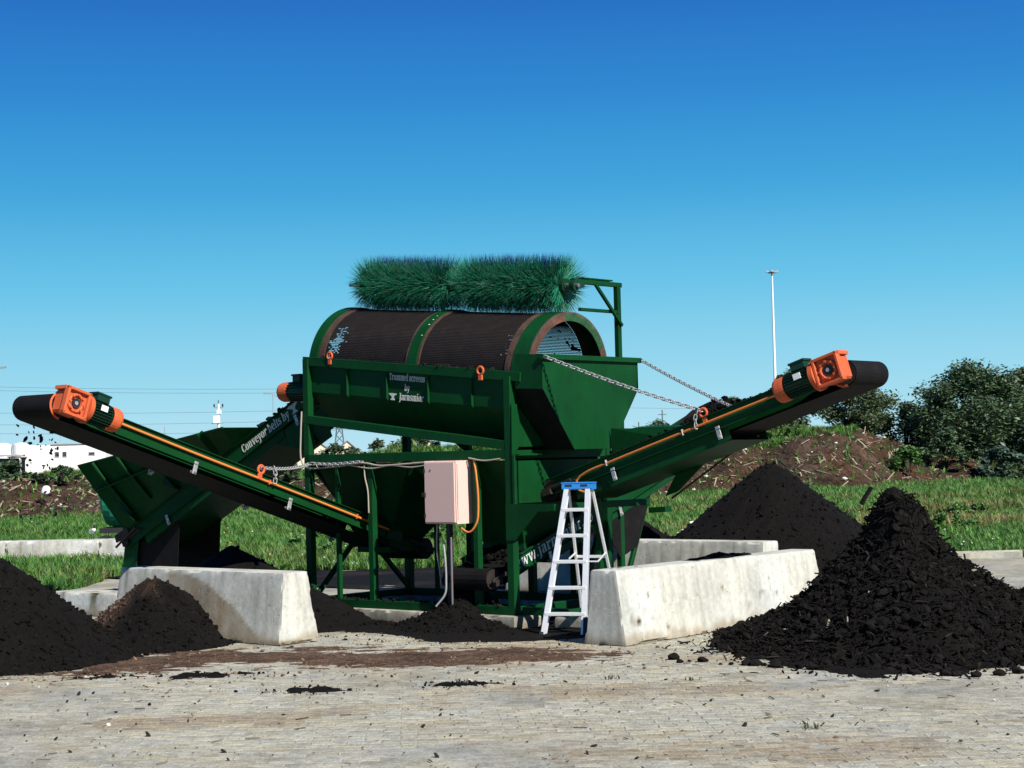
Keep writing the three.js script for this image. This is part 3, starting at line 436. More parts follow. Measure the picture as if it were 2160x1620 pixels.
// drum
const DS = -0.0875, drumC = x => 2.615 + (x - 0.1) * DS, dAx = V(1, DS, 0).normalize(), dUp = V(-DS, 1, 0).normalize(), ZC = -0.81;
const onDrum = (x, a, r) => V(x, drumC(x), ZC).addScaledVector(dUp, Math.cos(a) * r).add(V(0, 0, Math.sin(a) * r)); // a = 0 at the top, +90 deg at the front
{
  const NA = 216, R = 0.678, x0 = -3.0, x1 = -0.20, NJ = 140, bar = new B();
  for (let i = 0; i < NA; i++) { const a = (i + 0.5) / NA * 2 * Math.PI, w = 0.0042 / R; const q = [a - w, a + w]; bar.quad(onDrum(x0, q[0], R), onDrum(x1, q[0], R), onDrum(x1, q[1], R), onDrum(x0, q[1], R)); bar.quad(onDrum(x0, q[0], R - 0.008), onDrum(x1, q[0], R - 0.008), onDrum(x1, q[0], R), onDrum(x0, q[0], R)); }
  for (let j = 0; j <= NJ; j++) { const x = lerp(x0, x1, j / NJ), w = 0.0028; for (let i = 0; i < 108; i++) { const a = i / 108 * 2 * Math.PI, c = (i + 1) / 108 * 2 * Math.PI; bar.quad(onDrum(x - w, a, R + 0.002), onDrum(x + w, a, R + 0.002), onDrum(x + w, c, R + 0.002), onDrum(x - w, c, R + 0.002)); } }
  const drum = bar.build('drum', M.screen, TR);
  const cake = new B(), rr = rng(64);
  for (let i = 0; i < NA; i++) for (let j = 0; j < NJ; j++) { // apertures blinded with soil; most of the rear wall stays open
    const a = (i + 1) / NA * 2 * Math.PI, x = lerp(x0, x1, (j + 0.5) / NJ), front = Math.sin(a) > -0.25, low = Math.cos(a) < -0.2;
    const n = fbm(x * 3.2 + 5, a * 3.2, 4, 4), h = rr(); let open;
    if (low) open = 0; else if (!front) open = n < 0.76 ? 0.985 : 0.1;
    else { const e1 = Math.exp(-(((x + 2.80) / 0.10) ** 2)) * Math.exp(-(((a - 1.15) / 0.22) ** 2)), e2 = Math.exp(-(((x + 0.27) / 0.09) ** 2)) * Math.exp(-(((a - 1.1) / 0.4) ** 2)); open = clamp((0.75 * e1 + 0.9 * e2) * 1.3 * (n > 0.5 ? 1 : 0.08));  if (open < 0.06) open = 0; }
    if (h < open) continue;
    const a0 = (i + 0.5) / NA * 2 * Math.PI, a1 = (i + 1.5) / NA * 2 * Math.PI, xa = lerp(x0, x1, j / NJ), xb = lerp(x0, x1, (j + 1) / NJ), k = R - 0.006; rr();
    cake.quad(onDrum(xa, a0, k), onDrum(xb, a0, k), onDrum(xb, a1, k), onDrum(xa, a1, k));
  }
  cake.build('caked_soil', M.cake, drum).userData.kind = 'stuff';
  const band = (name, xa, xb, r, m, t = 0.012) => part(name, m, drum, b => { const n = 96; for (let i = 0; i < n; i++) { const a = i / n * 2 * Math.PI, c = (i + 1) / n * 2 * Math.PI, A = q => [onDrum(xa, q, r), onDrum(xb, q, r), onDrum(xb, q, r - t), onDrum(xa, q, r - t)], p = A(a), s = A(c); for (let k = 0; k < 4; k++) b.quad(p[k], p[(k + 1) % 4], s[(k + 1) % 4], s[k]); } });
  band('drum_band', -1.60, -1.47, 0.700, M.green, 0.02); band('band_edge', -1.635, -1.605, 0.694, M.rust, 0.016); band('band_edge', -1.465, -1.435, 0.694, M.rust, 0.016);
  band('drum_band', -3.16, -3.03, 0.700, M.green, 0.02); band('band_edge', -3.02, -2.93, 0.690, M.rust, 0.012);
  band('drum_band', -0.10, 0.10, 0.700, M.green, 0.02); band('band_edge', -0.20, -0.105, 0.692, M.rust, 0.014);
  part('end_ring', M.ring, drum, b => { // flange: part bare rust, part green paint, grey worn rim
    const n = 120; for (let i = 0; i < n; i++) { const a = i / n * 2 * Math.PI, c = (i + 1) / n * 2 * Math.PI, an = Math.atan2(Math.sin(a), Math.cos(a)); const isRust = (an > 0.12 && an < 2.4) || (an < -1.05 && an > -1.3), inner = isRust ? [0.19, 0.095, 0.065] : [0.030, 0.17, 0.058];
      b.tint(0.16, 0.12, 0.10); b.quad(onDrum(0.103, a, 0.702), onDrum(0.118, a, 0.702), onDrum(0.118, c, 0.702), onDrum(0.103, c, 0.702)); b.quad(onDrum(0.118, a, 0.702), onDrum(0.118, a, 0.682), onDrum(0.118, c, 0.682), onDrum(0.118, c, 0.702));
      b.tint(...inner); const k = 0.008; b.quad(onDrum(0.118, a, 0.682), onDrum(0.118, a, 0.606), onDrum(0.118, c, 0.606), onDrum(0.118, c, 0.682)); b.quad(onDrum(0.118, a, 0.606), onDrum(0.100, a, 0.606), onDrum(0.100, c, 0.606), onDrum(0.118, c, 0.606)); b.quad(onDrum(0.1, a, 0.606), onDrum(0.1, a, 0.69), onDrum(0.1, c, 0.69), onDrum(0.1, c, 0.606)); } });
  for (const [a, s] of [[0.62, 1], [0.75, 1.2], [0.98, 1], [0.5, 0.7]]) part('mud_splash', M.white, drum, b => b.add(crumbGeo, new THREE.Matrix4().compose(onDrum(-1.53 + 0.03 * s, a, 0.70), new THREE.Quaternion(), V(0.010 * s, 0.006 * s, 0.008 * s))));
}
// two brushes that ride on the drum
{
  const by = x => 3.61 + (x - 0.07) * -0.0805, bz = -0.85, ax = V(1, -0.0805, 0).normalize(), up = V(0.0805, 1, 0).normalize(), r = rng(2024);
  for (const [x0, x1] of [[-2.84, -1.56], [-1.28, 0.06]]) {
    const br = part('brush', M.motorGreen, TR, b => { b.cyl(V(x0 - 0.02, by(x0 - 0.02), bz), V(x1 + 0.03, by(x1 + 0.03), bz), 0.075, 0.075, 20); b.cyl(V(x1 + 0.03, by(x1 + 0.03), bz), V(x1 + 0.04, by(x1 + 0.04), bz), 0.05, 0.05, 16); });
    const bs = new B();
    for (let k = 0; k < 7600; k++) {
      const t = r(), sp = Math.floor(t * 46) / 46 + (r() - 0.5) * 0.012, x = lerp(x0, x1, clamp(sp)), a = r() * 6.2832, endL = 0.6 * Math.exp(-Math.abs(x - x0) / 0.05), endR = Math.exp(-Math.abs(x - x1) / 0.13);
      const lean = (endR - endL) * (0.06 + 0.17 * r()) + (r() - 0.5) * 0.05, len = 0.345 + (r() - 0.5) * 0.07, tw = (r() - 0.5) * 0.3;
      const o = V(x, by(x), bz), d0 = V(0, 0, 0).addScaledVector(up, Math.cos(a)).add(V(0, 0, Math.sin(a))), d1 = V(0, 0, 0).addScaledVector(up, Math.cos(a + tw)).add(V(0, 0, Math.sin(a + tw)));
      const p = o.clone().addScaledVector(d0, 0.07), q = o.clone().addScaledVector(d0, 0.19).addScaledVector(ax, lean * 0.4), e = o.clone().addScaledVector(d1, len).addScaledVector(ax, lean), s = d0.clone().cross(ax).normalize(), w = 0.0036;
      const blue = Math.cos(a) > 0.90 && Math.abs(x - (x0 + x1) / 2) < (x1 - x0) * 0.44 && r() > 0.2, g = 0.45 + 1.1 * r();
      blue ? bs.tint(0.012 * g, 0.028 * g, 0.16 * g) : r() > 0.86 ? bs.tint(0.12 * g, 0.26 * g, 0.17 * g) : bs.tint(0.018 * g, 0.19 * g, 0.105 * g);
      const A = [p.clone().addScaledVector(s, -w), p.clone().addScaledVector(s, w)], C = [q.clone().addScaledVector(s, -w), q.clone().addScaledVector(s, w)], ss = ax.clone().multiplyScalar(w);
      bs.raw(A[0], A[1], C[1]).raw(A[0], C[1], C[0]).raw(C[0], C[1], e).raw(q.clone().add(ss), q.clone().sub(ss), e).raw(p.clone().add(ss), p.clone().sub(ss), q);
    }
    bs.build('bristles', M.bristle, br).userData.kind = 'stuff';
  }
  part('brush_shaft', M.steel, TR, b => { b.cyl(V(-3.2, by(-3.2), bz), V(0.26, by(0.26), bz), 0.022, 0.022, 12); });
  part('bearing', M.motorGreen, TR, b => { b.cyl(V(0.17, by(0.17), bz), V(0.23, by(0.23), bz), 0.06, 0.06, 16); b.box(0.20, by(0.2) + 0.01, bz - 0.08, 0.06, 0.05, 0.12); });
  const xp = 0.16, tY = 3.66;
  part('brush_post', M.green, TR, b => b.beam(V(xp, 1.88, -1.66), V(xp, tY, -1.66), 0.06, 0.06, V(0, 0, 1)));
  part('brush_arm', M.green, TR, b => { b.beam(V(xp, tY - 0.01, -1.72), V(xp, tY - 0.01, -0.88), 0.05, 0.05); b.beam(V(xp, tY + 0.03, -1.55), V(xp, tY + 0.03, -1.02), 0.06, 0.015); });
  part('brush_brace', M.green, TR, b => b.beam(V(xp + 0.04, tY - 0.03, -1.22), V(xp + 0.04, tY - 0.46, -1.68), 0.035, 0.035));
  part('brush_tie', M.green, TR, b => b.beam(V(xp, tY - 0.31, -1.63), V(xp, tY - 0.31, -0.98), 0.04, 0.035));
}
// discharge chute at the right end
{
  const xa = 0.055, xe = 0.42, f = [V(xe, 2.815, -0.004), V(xe, 2.47, -0.004), V(xe, 1.845, -0.50), V(xe, 1.845, -1.14), V(xe, 2.47, -1.62), V(xe, 2.815, -1.64)];
  const ch = part('discharge_chute', M.green, TR, b => b.plate(f, 0.006));
  part('chute_side', M.green, ch, b => b.plate([V(xa, 2.85, 0.0), V(xe + 0.003, 2.825, 0.0), V(xe + 0.003, 2.47, 0.0), V(xa, 2.49, 0.0)], 0.006));
  part('shade_black_slope', M.belt, ch, b => b.plate([V(xa, 2.49, -0.004), V(xe - 0.003, 2.47, -0.004), V(xe - 0.003, 1.845, -0.5), V(xa, 1.845, -0.5)], 0.006));  // both lower chute slopes are coloured black in place of their shade
  part('chute_side', M.green, ch, b => b.plate([V(xa, 2.85, -1.65), V(xe, 2.82, -1.65), V(xe, 2.47, -1.65), V(xa, 2.49, -1.65)], 0.006));
  part('shade_black_slope', M.belt, ch, b => b.plate([V(xa, 2.49, -1.64), V(xe - 0.004, 2.47, -1.64), V(xe - 0.004, 1.845, -1.15), V(xa, 1.845, -1.15)], 0.006));
  part('chute_lip', M.green, ch, b => { b.beam(V(xe + 0.012, 2.80, 0.03), V(xe + 0.012, 2.80, -1.68), 0.05, 0.055, V(0, 1, 0)); });
  part('chute_back', M.green, ch, b => b.plate([V(xa, 1.92, -0.45), V(xa, 1.92, -1.2), V(xa, 1.84, -1.15), V(xa, 1.84, -0.5)], 0.006));
  part('end_gusset', M.green, TR, b => b.plate([V(0.03, 2.275, -0.06), V(0.03, 2.275, -0.10), V(0.03, 1.885, -0.50), V(0.03, 1.885, -0.0)], 0.008));
  part('end_gusset', M.green, TR, b => { b.plate([V(0.032, 2.33, 0.045), V(0.032, 2.33, -0.05), V(0.032, 1.87, -0.05), V(0.032, 1.80, 0.055)], 0.008); });
  part('end_ledge', M.green, TR, b => { b.beam(V(0.05, 1.80, -0.01), V(0.05, 1.80, -0.52), 0.05, 0.02); });
  part('end_panel', M.green, TR, b => b.plate([V(0.022, 1.74, -0.05), V(0.022, 1.74, -1.56), V(0.022, 1.30, -1.56), V(0.022, 1.30, -0.05)], 0.006));
  part('shade_black_filler', M.belt, TR, b => b.plate([V(-0.09, 2.02, -0.06), V(-0.09, 2.02, -1.55), V(-0.09, 1.66, -1.55), V(-0.09, 1.66, -0.06)], 0.008));  // black sheet added across the gap; its colour stands for the shade there
  part('corner_angle', M.green, TR, b => b.beam(V(0.045, 1.80, 0.045), V(0.045, 1.30, 0.045), 0.035, 0.02, V(0, 0, 1)));
  part('support_bracket', M.green, TR, b => b.plate([V(-0.07, 1.295, 0.05), V(0.58, 1.295, 0.05), V(0.58, 1.225, 0.05), V(0.36, 1.215, 0.05), V(0.05, 0.92, 0.05), V(-0.07, 0.92, 0.05)], 0.012));
  part('support_beam', M.green, TR, b => { b.beam(V(0.55, 1.26, 0.04), V(0.55, 1.26, -1.6), 0.05, 0.07); });
  part('support_post', M.green, TR, b => b.beam(V(0.55, 0.02, -0.72), V(0.55, 1.22, -0.72), 0.06, 0.06, V(0, 0, 1)));
  part('support_foot', M.green, TR, b => { b.beam(V(0.06, 0.19, -0.05), V(0.62, 0.19, -0.05), 0.06, 0.08); b.beam(V(0.62, 0.18, -0.05), V(0.62, 0.18, -1.6), 0.06, 0.08); });
  part('support_shelf', M.green, TR, b => b.beam(V(0.58, 1.17, -1.62), V(0.80, 1.18, -1.62), 0.12, 0.06));
}
// two collecting hoppers inside the frame
for (const [a, c, oa, oc] of [[XL + 0.05, -1.56, -2.86, -2.34], [-1.52, -0.06, -0.92, -0.34]]) {
  const y0 = 1.74, y1 = 0.86, zf = -0.07, zb = -1.55, of = -0.55, ob = -1.1; const A = [V(a, y0, zf), V(c, y0, zf), V(c, y0, zb), V(a, y0, zb)], O = [V(oa, y1, of), V(oc, y1, of), V(oc, y1, ob), V(oa, y1, ob)];
  const h = part('hopper_plate', M.green, TR, b => b.plate([A[0], A[1], O[1], O[0]], 0.006));
  for (let i = 1; i < 4; i++) part('hopper_plate', M.green, TR, b => b.plate([A[i], A[(i + 1) % 4], O[(i + 1) % 4], O[i]], 0.006));
  part('hopper_mouth', M.green, TR, b => { for (let i = 0; i < 4; i++) { const p = O[i], q = O[(i + 1) % 4]; b.plate([p, q, V(q.x, 0.72, q.z), V(p.x, 0.72, p.z)], 0.006); } });
  part('hopper_rib', M.green, TR, b => b.beam(V(lerp(a, c, 0.5), y0 - 0.02, zf + 0.012), V(lerp(oa, oc, 0.5), y1 + 0.05, of + 0.012), 0.04, 0.02));
}
{ // soil dropped on ledges and rails
  const r = rng(808), list = [], add = (x, y, z, n, sx, sz, s0) => { for (let k = 0; k < n; k++) { const q = s0 * (0.4 + Math.pow(r(), 2)), k2 = 0.7 + 0.6 * r(); list.push({ p: [x + (r() - 0.5) * sx + 1.5, y + q * 0.3 - 0.15, z + (r() - 0.5) * sz + 0.8], r: [r() * 6, r() * 6, r() * 6], s: [q * 1.4, q, q], c: SOIL.map(v => v * 1.6 * k2) }); } };
  for (let k = 0; k < 14; k++) { const x = -2.9 + 2.9 * r(); add(x, topY(x) + 0.004, -0.03, 5, 0.12, 0.08, 0.010); }
  for (const x of [-1.25, -1.05, -0.95, -0.6, -0.35]) add(x, topY(x) + 0.004, -0.01, 16, 0.13, 0.09, 0.015);
  for (let k = 0; k < 22; k++) { const x = -3.0 + 3.0 * r(); add(x, 0.236, 0.0, 9, 0.25, 0.08, 0.014); add(-3.0 + 3 * r(), 1.862, 0.0, 2, 0.1, 0.07, 0.008); }
  const im = scatter('soil_residue', crumbGeo, M.chip, list, TR); im.userData = { kind: 'stuff' };
}
{ // cables clipped along the frame
  part('cable', M.cableGrey, TR, b => { b.tube([V(-3.12, 2.36, 0.05), V(-3.13, 2.1, 0.06), V(-3.13, 1.8, 0.06), V(-3.05, 1.72, 0.06), V(-2.6, 1.715, 0.06), V(-2.1, 1.75, 0.06), V(-1.9, 1.72, 0.06), V(-1.5, 1.73, 0.06), V(-1.05, 1.75, 0.07)], 0.011, 5); });
  part('cable', M.cableGrey, TR, b => { b.tube([V(-2.35, 1.73, 0.055), V(-2.0, 1.69, 0.06), V(-1.7, 1.72, 0.06), V(-1.4, 1.695, 0.06), V(-1.05, 1.73, 0.07)], 0.009, 5); });
  part('cable', M.cableGrey, TR, b => { b.tube([V(-2.12, 1.73, 0.055), V(-2.11, 1.6, 0.06), V(-2.08, 1.45, 0.05), V(-2.07, 1.2, 0.05)], 0.009, 5); });
  part('cable', M.cableGrey, TR, b => { b.tube([V(-0.56, 1.78, 0.06), V(-0.35, 1.75, 0.06), V(-0.12, 1.765, 0.06)], 0.009, 5); });
}
// ---------------------------------------------------------------- motors, chains, conveyors
// gear motor: square worm gearbox whose bore looks along 'out', motor lying along 'dir'
function gearMotor(parent, c, dir, out, s = 1, reach = 0.36) {
  dir = dir.clone().normalize(); out = out.clone().normalize(); const up = out.clone().cross(dir).normalize(); if (up.y < 0) up.negate();
  const P = (a, b, o) => c.clone().addScaledVector(dir, a * s).addScaledVector(up, b * s).addScaledVector(out, o * s);
  const gb = part('gearbox', M.orange, parent, b => {
    b.beam(P(0, 0, -0.10), P(0, 0, 0.065), 0.20 * s, 0.20 * s, up, 0.02);
    for (const [x, y] of [[-1, 0], [1, 0], [0, -1], [0, 1]]) b.beam(P(x * 0.108 - (x ? 0 : 0.12), y * 0.108 - (y ? 0 : 0.12), 0.07), P(x * 0.108 + (x ? 0 : 0.12), y * 0.108 + (y ? 0 : 0.12), 0.07), 0.024 * s, 0.06 * s, out);
    b.beam(P(-0.125, 0.11, -0.02), P(0.125, 0.11, -0.02), 0.03 * s, 0.16 * s, out); b.torus(P(0, 0, 0.07), out, 0.070 * s, 0.016 * s, 22, 6);
    for (let k = 0; k < 8; k++) { const a = k * Math.PI / 4; b.cyl(P(Math.cos(a) * 0.07, Math.sin(a) * 0.07, 0.07), P(Math.cos(a) * 0.07, Math.sin(a) * 0.07, 0.095), 0.011 * s, 0.011 * s, 6); }
  });
  part('bore', M.black, gb, b => b.cyl(P(0, 0, 0.066), P(0, 0, 0.078), 0.042 * s, 0.042 * s, 18)); part('shaft_end', M.galv, gb, b => b.cyl(P(0, 0, 0.07), P(0, 0, 0.083), 0.017 * s, 0.017 * s, 12));
  part('flange', M.orange, gb, b => b.cyl(P(0.125, 0, 0), P(0.165, 0, 0), 0.125 * s, 0.125 * s, 28));
  const mo = part('motor', M.motorGreen, parent, b => { b.cyl(P(0.165, 0, 0), P(0.165 + reach * 0.62, 0, 0), 0.088 * s, 0.088 * s, 24); for (let k = 0; k < 26; k++) { const a = k / 26 * 6.2832, r = 0.098; b.beam(P(0.185, Math.cos(a) * r, Math.sin(a) * r), P(0.15 + reach * 0.62, Math.cos(a) * r, Math.sin(a) * r), 0.006 * s, 0.02 * s, V(0, 0, 0).addScaledVector(up, Math.cos(a)).addScaledVector(out, Math.sin(a)), 0.001); } });
  part('fan_cowl', M.orange, mo, b => b.lathe(P(0.165 + reach * 0.62, 0, 0), P(1, 0, 0), [[0.104 * s, 0], [0.106 * s, 0.02 * s], [0.106 * s, 0.085 * s], [0.098 * s, 0.105 * s], [0.075 * s, 0.115 * s], [0, 0.117 * s]], 26));
  part('terminal_box', M.motorGreen, mo, b => { b.beam(P(0.20, 0.125, 0.01), P(0.33, 0.125, 0.01), 0.12 * s, 0.06 * s, up, 0.006); b.beam(P(0.19, 0.16, 0.01), P(0.34, 0.16, 0.01), 0.135 * s, 0.018 * s, up, 0.005); });
  part('nameplate', M.white, mo, b => b.beam(P(0.24, 0.04, 0.101), P(0.31, 0.04, 0.101), 0.006 * s, 0.05 * s, up, 0.001));
  return gb;
}
const linkGeo = (() => { const pts = []; for (let k = 0; k < 12; k++) { const a = k / 12 * 6.2832; pts.push(V(Math.cos(a) * 0.011 + (Math.cos(a) > 0.01 ? 0.018 : Math.cos(a) < -0.01 ? -0.018 : 0), Math.sin(a) * 0.016, 0)); } return new THREE.TubeGeometry(new THREE.CatmullRomCurve3(pts, true), 14, 0.0058, 4, true); })();
function chain(name, label, pts, material = M.galv, scale = 1) { // each link is a part
  const g = thing(name, label, 'chain', [pts[0].x, pts[0].y, pts[0].z], { group: 'tie chains of the conveyors' }), cv = new THREE.CatmullRomCurve3(pts), L = cv.getLength(), n = Math.round(L / (0.041 * scale)), o = originOf.get(g);
  for (let k = 0; k < n; k++) { const t = (k + 0.5) / n, p = cv.getPointAt(t), d = cv.getTangentAt(t), m = mesh(k ? `link_${String(k).padStart(3, '0')}` : 'link', linkGeo, material, g); m.position.set(p.x - o[0], p.y - o[1], p.z - o[2]); m.quaternion.setFromUnitVectors(V(1, 0, 0), d).multiply(new THREE.Quaternion().setFromAxisAngle(V(1, 0, 0), (k % 2) * Math.PI / 2 + 0.5)); m.scale.setScalar(scale); }
  return g;
}
const sagging = (p, q, s, n = 8) => Array.from({ length: n + 1 }, (_, i) => { const t = i / n; return p.clone().lerp(q, t).add(V(0, -s * 4 * t * (1 - t), 0)); });
{ // drive motor on the left end of the trommel
  const gm = V(-3.24, 2.60, -0.10); const m = part('drive_motor', M.motorGreen, TR, b => { b.cyl(V(-3.44, 2.60, -0.1), V(-3.14, 2.60, -0.1), 0.10, 0.10, 22); for (let k = 0; k < 22; k++) { const a = k / 22 * 6.283; b.beam(V(-3.43, 2.60 + Math.cos(a) * 0.108, -0.1 + Math.sin(a) * 0.108), V(-3.18, 2.60 + Math.cos(a) * 0.108, -0.1 + Math.sin(a) * 0.108), 0.006, 0.02, V(0, Math.cos(a), Math.sin(a)), 0.001); } });
  part('fan_cowl', M.orange, m, b => b.lathe(V(-3.42, 2.60, -0.1), V(-4, 2.60, -0.1), [[0.112, 0], [0.115, 0.03], [0.115, 0.14], [0.105, 0.17], [0.07, 0.18], [0, 0.182]], 28));
  part('terminal_box', M.motorGreen, m, b => { b.box(-3.30, 2.745, -0.1, 0.12, 0.07, 0.12); b.box(-3.30, 2.79, -0.1, 0.145, 0.022, 0.14); });
  part('motor_bracket', M.green, TR, b => { b.box(-3.16, 2.45, -0.12, 0.14, 0.02, 0.26); });
}
// belt conveyor along its own line: S(t, side, up) gives points; t runs from tail to head
function conveyor(name, label, at, { tail, head, across, width, plateFrom = 0, plateTo, belt = true, tray, cableSide = false, trough = 0.10, plateH = 0.17, rollerR = 0.13 }) {
  const g = thing(name, label, 'conveyor', at), dir = head.clone().sub(tail), len = dir.length(); dir.normalize(); const side = across.clone().normalize(), up = side.clone().cross(dir).normalize(); if (up.y < 0) up.negate();
  const S = (t, s, u) => tail.clone().addScaledVector(dir, t).addScaledVector(side, s).addScaledVector(up, u), hw = width / 2, pt = plateTo ?? len - 0.42;
  for (const s of [hw, -hw]) {
    const sp = part('side_plate', M.green, g, b => { b.plate([S(plateFrom, s, 0), S(pt, s, 0), S(pt, s, -plateH), S(plateFrom + 0.02, s, -plateH)], 0.006); b.beam(S(plateFrom, s + Math.sign(s) * 0.016, -0.004), S(pt, s + Math.sign(s) * 0.016, -0.004), 0.03, 0.008, up); b.beam(S(plateFrom, s + Math.sign(s) * 0.016, -plateH), S(pt, s + Math.sign(s) * 0.016, -plateH), 0.03, 0.008, up); });
    for (let t = 0.9; t < pt; t += 1.35) part('idler_bracket', M.galv, sp, b => { b.beam(S(t, s + Math.sign(s) * 0.024, -plateH + 0.03), S(t, s + Math.sign(s) * 0.024, -plateH - 0.10), 0.012, 0.05, dir); b.cyl(S(t, s - Math.sign(s) * 0.03, -plateH - 0.075), S(t, s + Math.sign(s) * 0.045, -plateH - 0.075), 0.014, 0.014, 8); });
  }
  const bw = hw - 0.035;
  part('belt', M.belt, g, b => { // troughed upper run, flat return run, wrapped round both rollers
    const n = 26, ring = []; const R = rollerR, pr = []; for (let k = 0; k <= n; k++) pr.push([lerp(0, len, k / n), R * 0.55, Math.sin(Math.PI * clamp(k / n * 1.0))]);
    const prof = []; for (const [t, u, w] of pr) prof.push([t, 0.02 - 0.085 * sstep(0, 0.25, t) * sstep(len - 0.35, len - 0.85, t), w]); for (let k = 1; k < 12; k++) { const a = Math.PI / 2 - k / 12 * Math.PI; prof.push([len + Math.cos(a) * R, 0.02 - R + Math.sin(a) * R, 0]); } for (let k = n; k >= 0; k--) prof.push([lerp(0, len, k / n), 0.02 - 2 * R, 0]); for (let k = 1; k < 8; k++) { const a = -Math.PI / 2 - k / 8 * Math.PI; prof.push([Math.cos(a) * R, 0.02 - R + Math.sin(a) * R, 0]); }
    const row = ([t, u, w]) => [-1, -0.5, 0.5, 1].map(x => S(t, x * bw, u + (Math.abs(x) === 1 ? trough : 0) * 0.6 * Math.min(1, w * 2.2)));
    for (let k = 0; k < prof.length; k++) { const A = row(prof[k]), C = row(prof[(k + 1) % prof.length]); for (let i = 0; i < 3; i++) b.quad(A[i], A[i + 1], C[i + 1], C[i]); }
  });
  part('head_roller', M.screen, g, b => { b.cyl(S(len, -hw - 0.02, 0.02 - rollerR), S(len, hw + 0.02, 0.02 - rollerR), 0.03, 0.03, 14); b.cyl(S(len, -bw, 0.02 - rollerR), S(len, bw, 0.02 - rollerR), rollerR - 0.012, rollerR - 0.012, 22); });
  part('tail_roller', M.screen, g, b => { b.cyl(S(0, -hw - 0.03, 0.02 - rollerR), S(0, hw + 0.03, 0.02 - rollerR), 0.025, 0.025, 14); b.cyl(S(0, -bw, 0.02 - rollerR), S(0, bw, 0.02 - rollerR), rollerR - 0.012, rollerR - 0.012, 22); });
  for (const s of [hw + 0.02, -hw - 0.02]) part('take_up', M.screen, g, b => { b.beam(S(-0.08, s, -0.09), S(0.34, s, -0.09), 0.02, 0.03, up); b.beam(S(-0.06, s, -0.13), S(0.06, s, -0.13), 0.05, 0.06, up); b.cyl(S(0.02, s, -0.11), S(0.40, s, -0.11), 0.008, 0.008, 6); });
  if (tray) part('return_tray', M.green, g, b => { const [ta, tb, dp] = tray; b.plate([S(ta, hw - 0.01, -plateH), S(tb, hw - 0.01, -plateH), S(tb, hw - 0.01, -plateH - dp), S(ta, hw - 0.01, -plateH - dp)], 0.005); b.plate([S(ta, -hw + 0.01, -plateH), S(tb, -hw + 0.01, -plateH), S(tb, -hw + 0.01, -plateH - dp), S(ta, -hw + 0.01, -plateH - dp)], 0.005); b.plate([S(ta, -hw + 0.01, -plateH - dp), S(ta, hw - 0.01, -plateH - dp), S(tb, hw - 0.01, -plateH - dp), S(tb, -hw + 0.01, -plateH - dp)], 0.005); });
  return { g, S, len, dir, side, up, hw, pt };
}
// front-left conveyor: comes out of the frame front and rises towards the left pile
const C1 = conveyor('outfeed_conveyor', 'green belt conveyor rising left from the frame, sunlit side and dripping soil', [-2.58, 0, 2.0], { tail: V(-2.58, 0.84, -1.12), head: V(-2.58, 2.47, 3.93), across: V(1, 0, 0), width: 0.66, plateFrom: 0.72, plateTo: 4.86, rollerR: 0.125 });
{
  const { g, S, hw, len, up, dir } = C1;
  gearMotor(g, S(len - 0.01, hw + 0.12, -0.08), dir.clone().negate(), V(1, 0, 0), 1.12, 0.36);
  part('power_cable', M.cable, g, b => b.tube([S(len - 0.62, hw + 0.028, -0.06), S(3.5, hw + 0.028, -0.068), S(2.0, hw + 0.028, -0.066), S(0.72, hw + 0.028, -0.070)], 0.014, 6, 30));
  for (const t of [2.6, 1.25, 0.95]) part('cable_clip', M.orange, g, b => b.beam(S(t, hw + 0.03, -0.09), S(t, hw + 0.03, -0.04), 0.03, 0.012, dir));
  const lt = 2.75; lug(...S(lt, hw + 0.03, 0.03).toArray(), g, V(1, 0, 0), 1.1, up);
  part('tail_plate', M.green, g, b => b.plate([S(0.70, hw + 0.004, 0.0), S(0.46, hw + 0.004, -0.04), S(0.44, hw + 0.004, -0.16), S(0.70, hw + 0.004, -0.17)], 0.006));
  part('head_bracket', M.orange, g, b => { b.add(new THREE.TorusGeometry(0.13, 0.012, 6, 14, Math.PI), new THREE.Matrix4().compose(S(len + 0.0, hw - 0.0, -0.10), new THREE.Quaternion().setFromRotationMatrix(new THREE.Matrix4().makeBasis(up.clone().negate(), dir, V(0, 0, 0).crossVectors(up.clone().negate(), dir))), V(1, 1, 1))); });
  part('head_plate', M.green, g, b => { for (const s of [hw, -hw]) b.plate([S(4.86, s, -0.02), S(len + 0.02, s, -0.03), S(len + 0.02, s, -0.16), S(4.86, s, -0.17)], 0.006); });
  const p = S(lt, hw + 0.03, 0.045);
  chain('tie_chain', 'galvanised chain from the sunlit front-left conveyor to the frame rail', [p, ...sagging(p.clone().add(V(0.01, 0.0, -0.05)), V(-2.95, 1.755, 0.08), 0.03, 5).slice(1), V(-2.6, 1.745, 0.09), V(-2.12, 1.765, 0.085)], M.galv, 1.15);
  chain('tie_chain', 'short loose chain end hanging beside the frame-side lug of the front-left conveyor', [p.clone().add(V(0.02, 0.01, -0.16)), p.clone().add(V(0.03, -0.07, -0.17)), p.clone().add(V(0.03, -0.16, -0.16))], M.galv, 1.1);
}
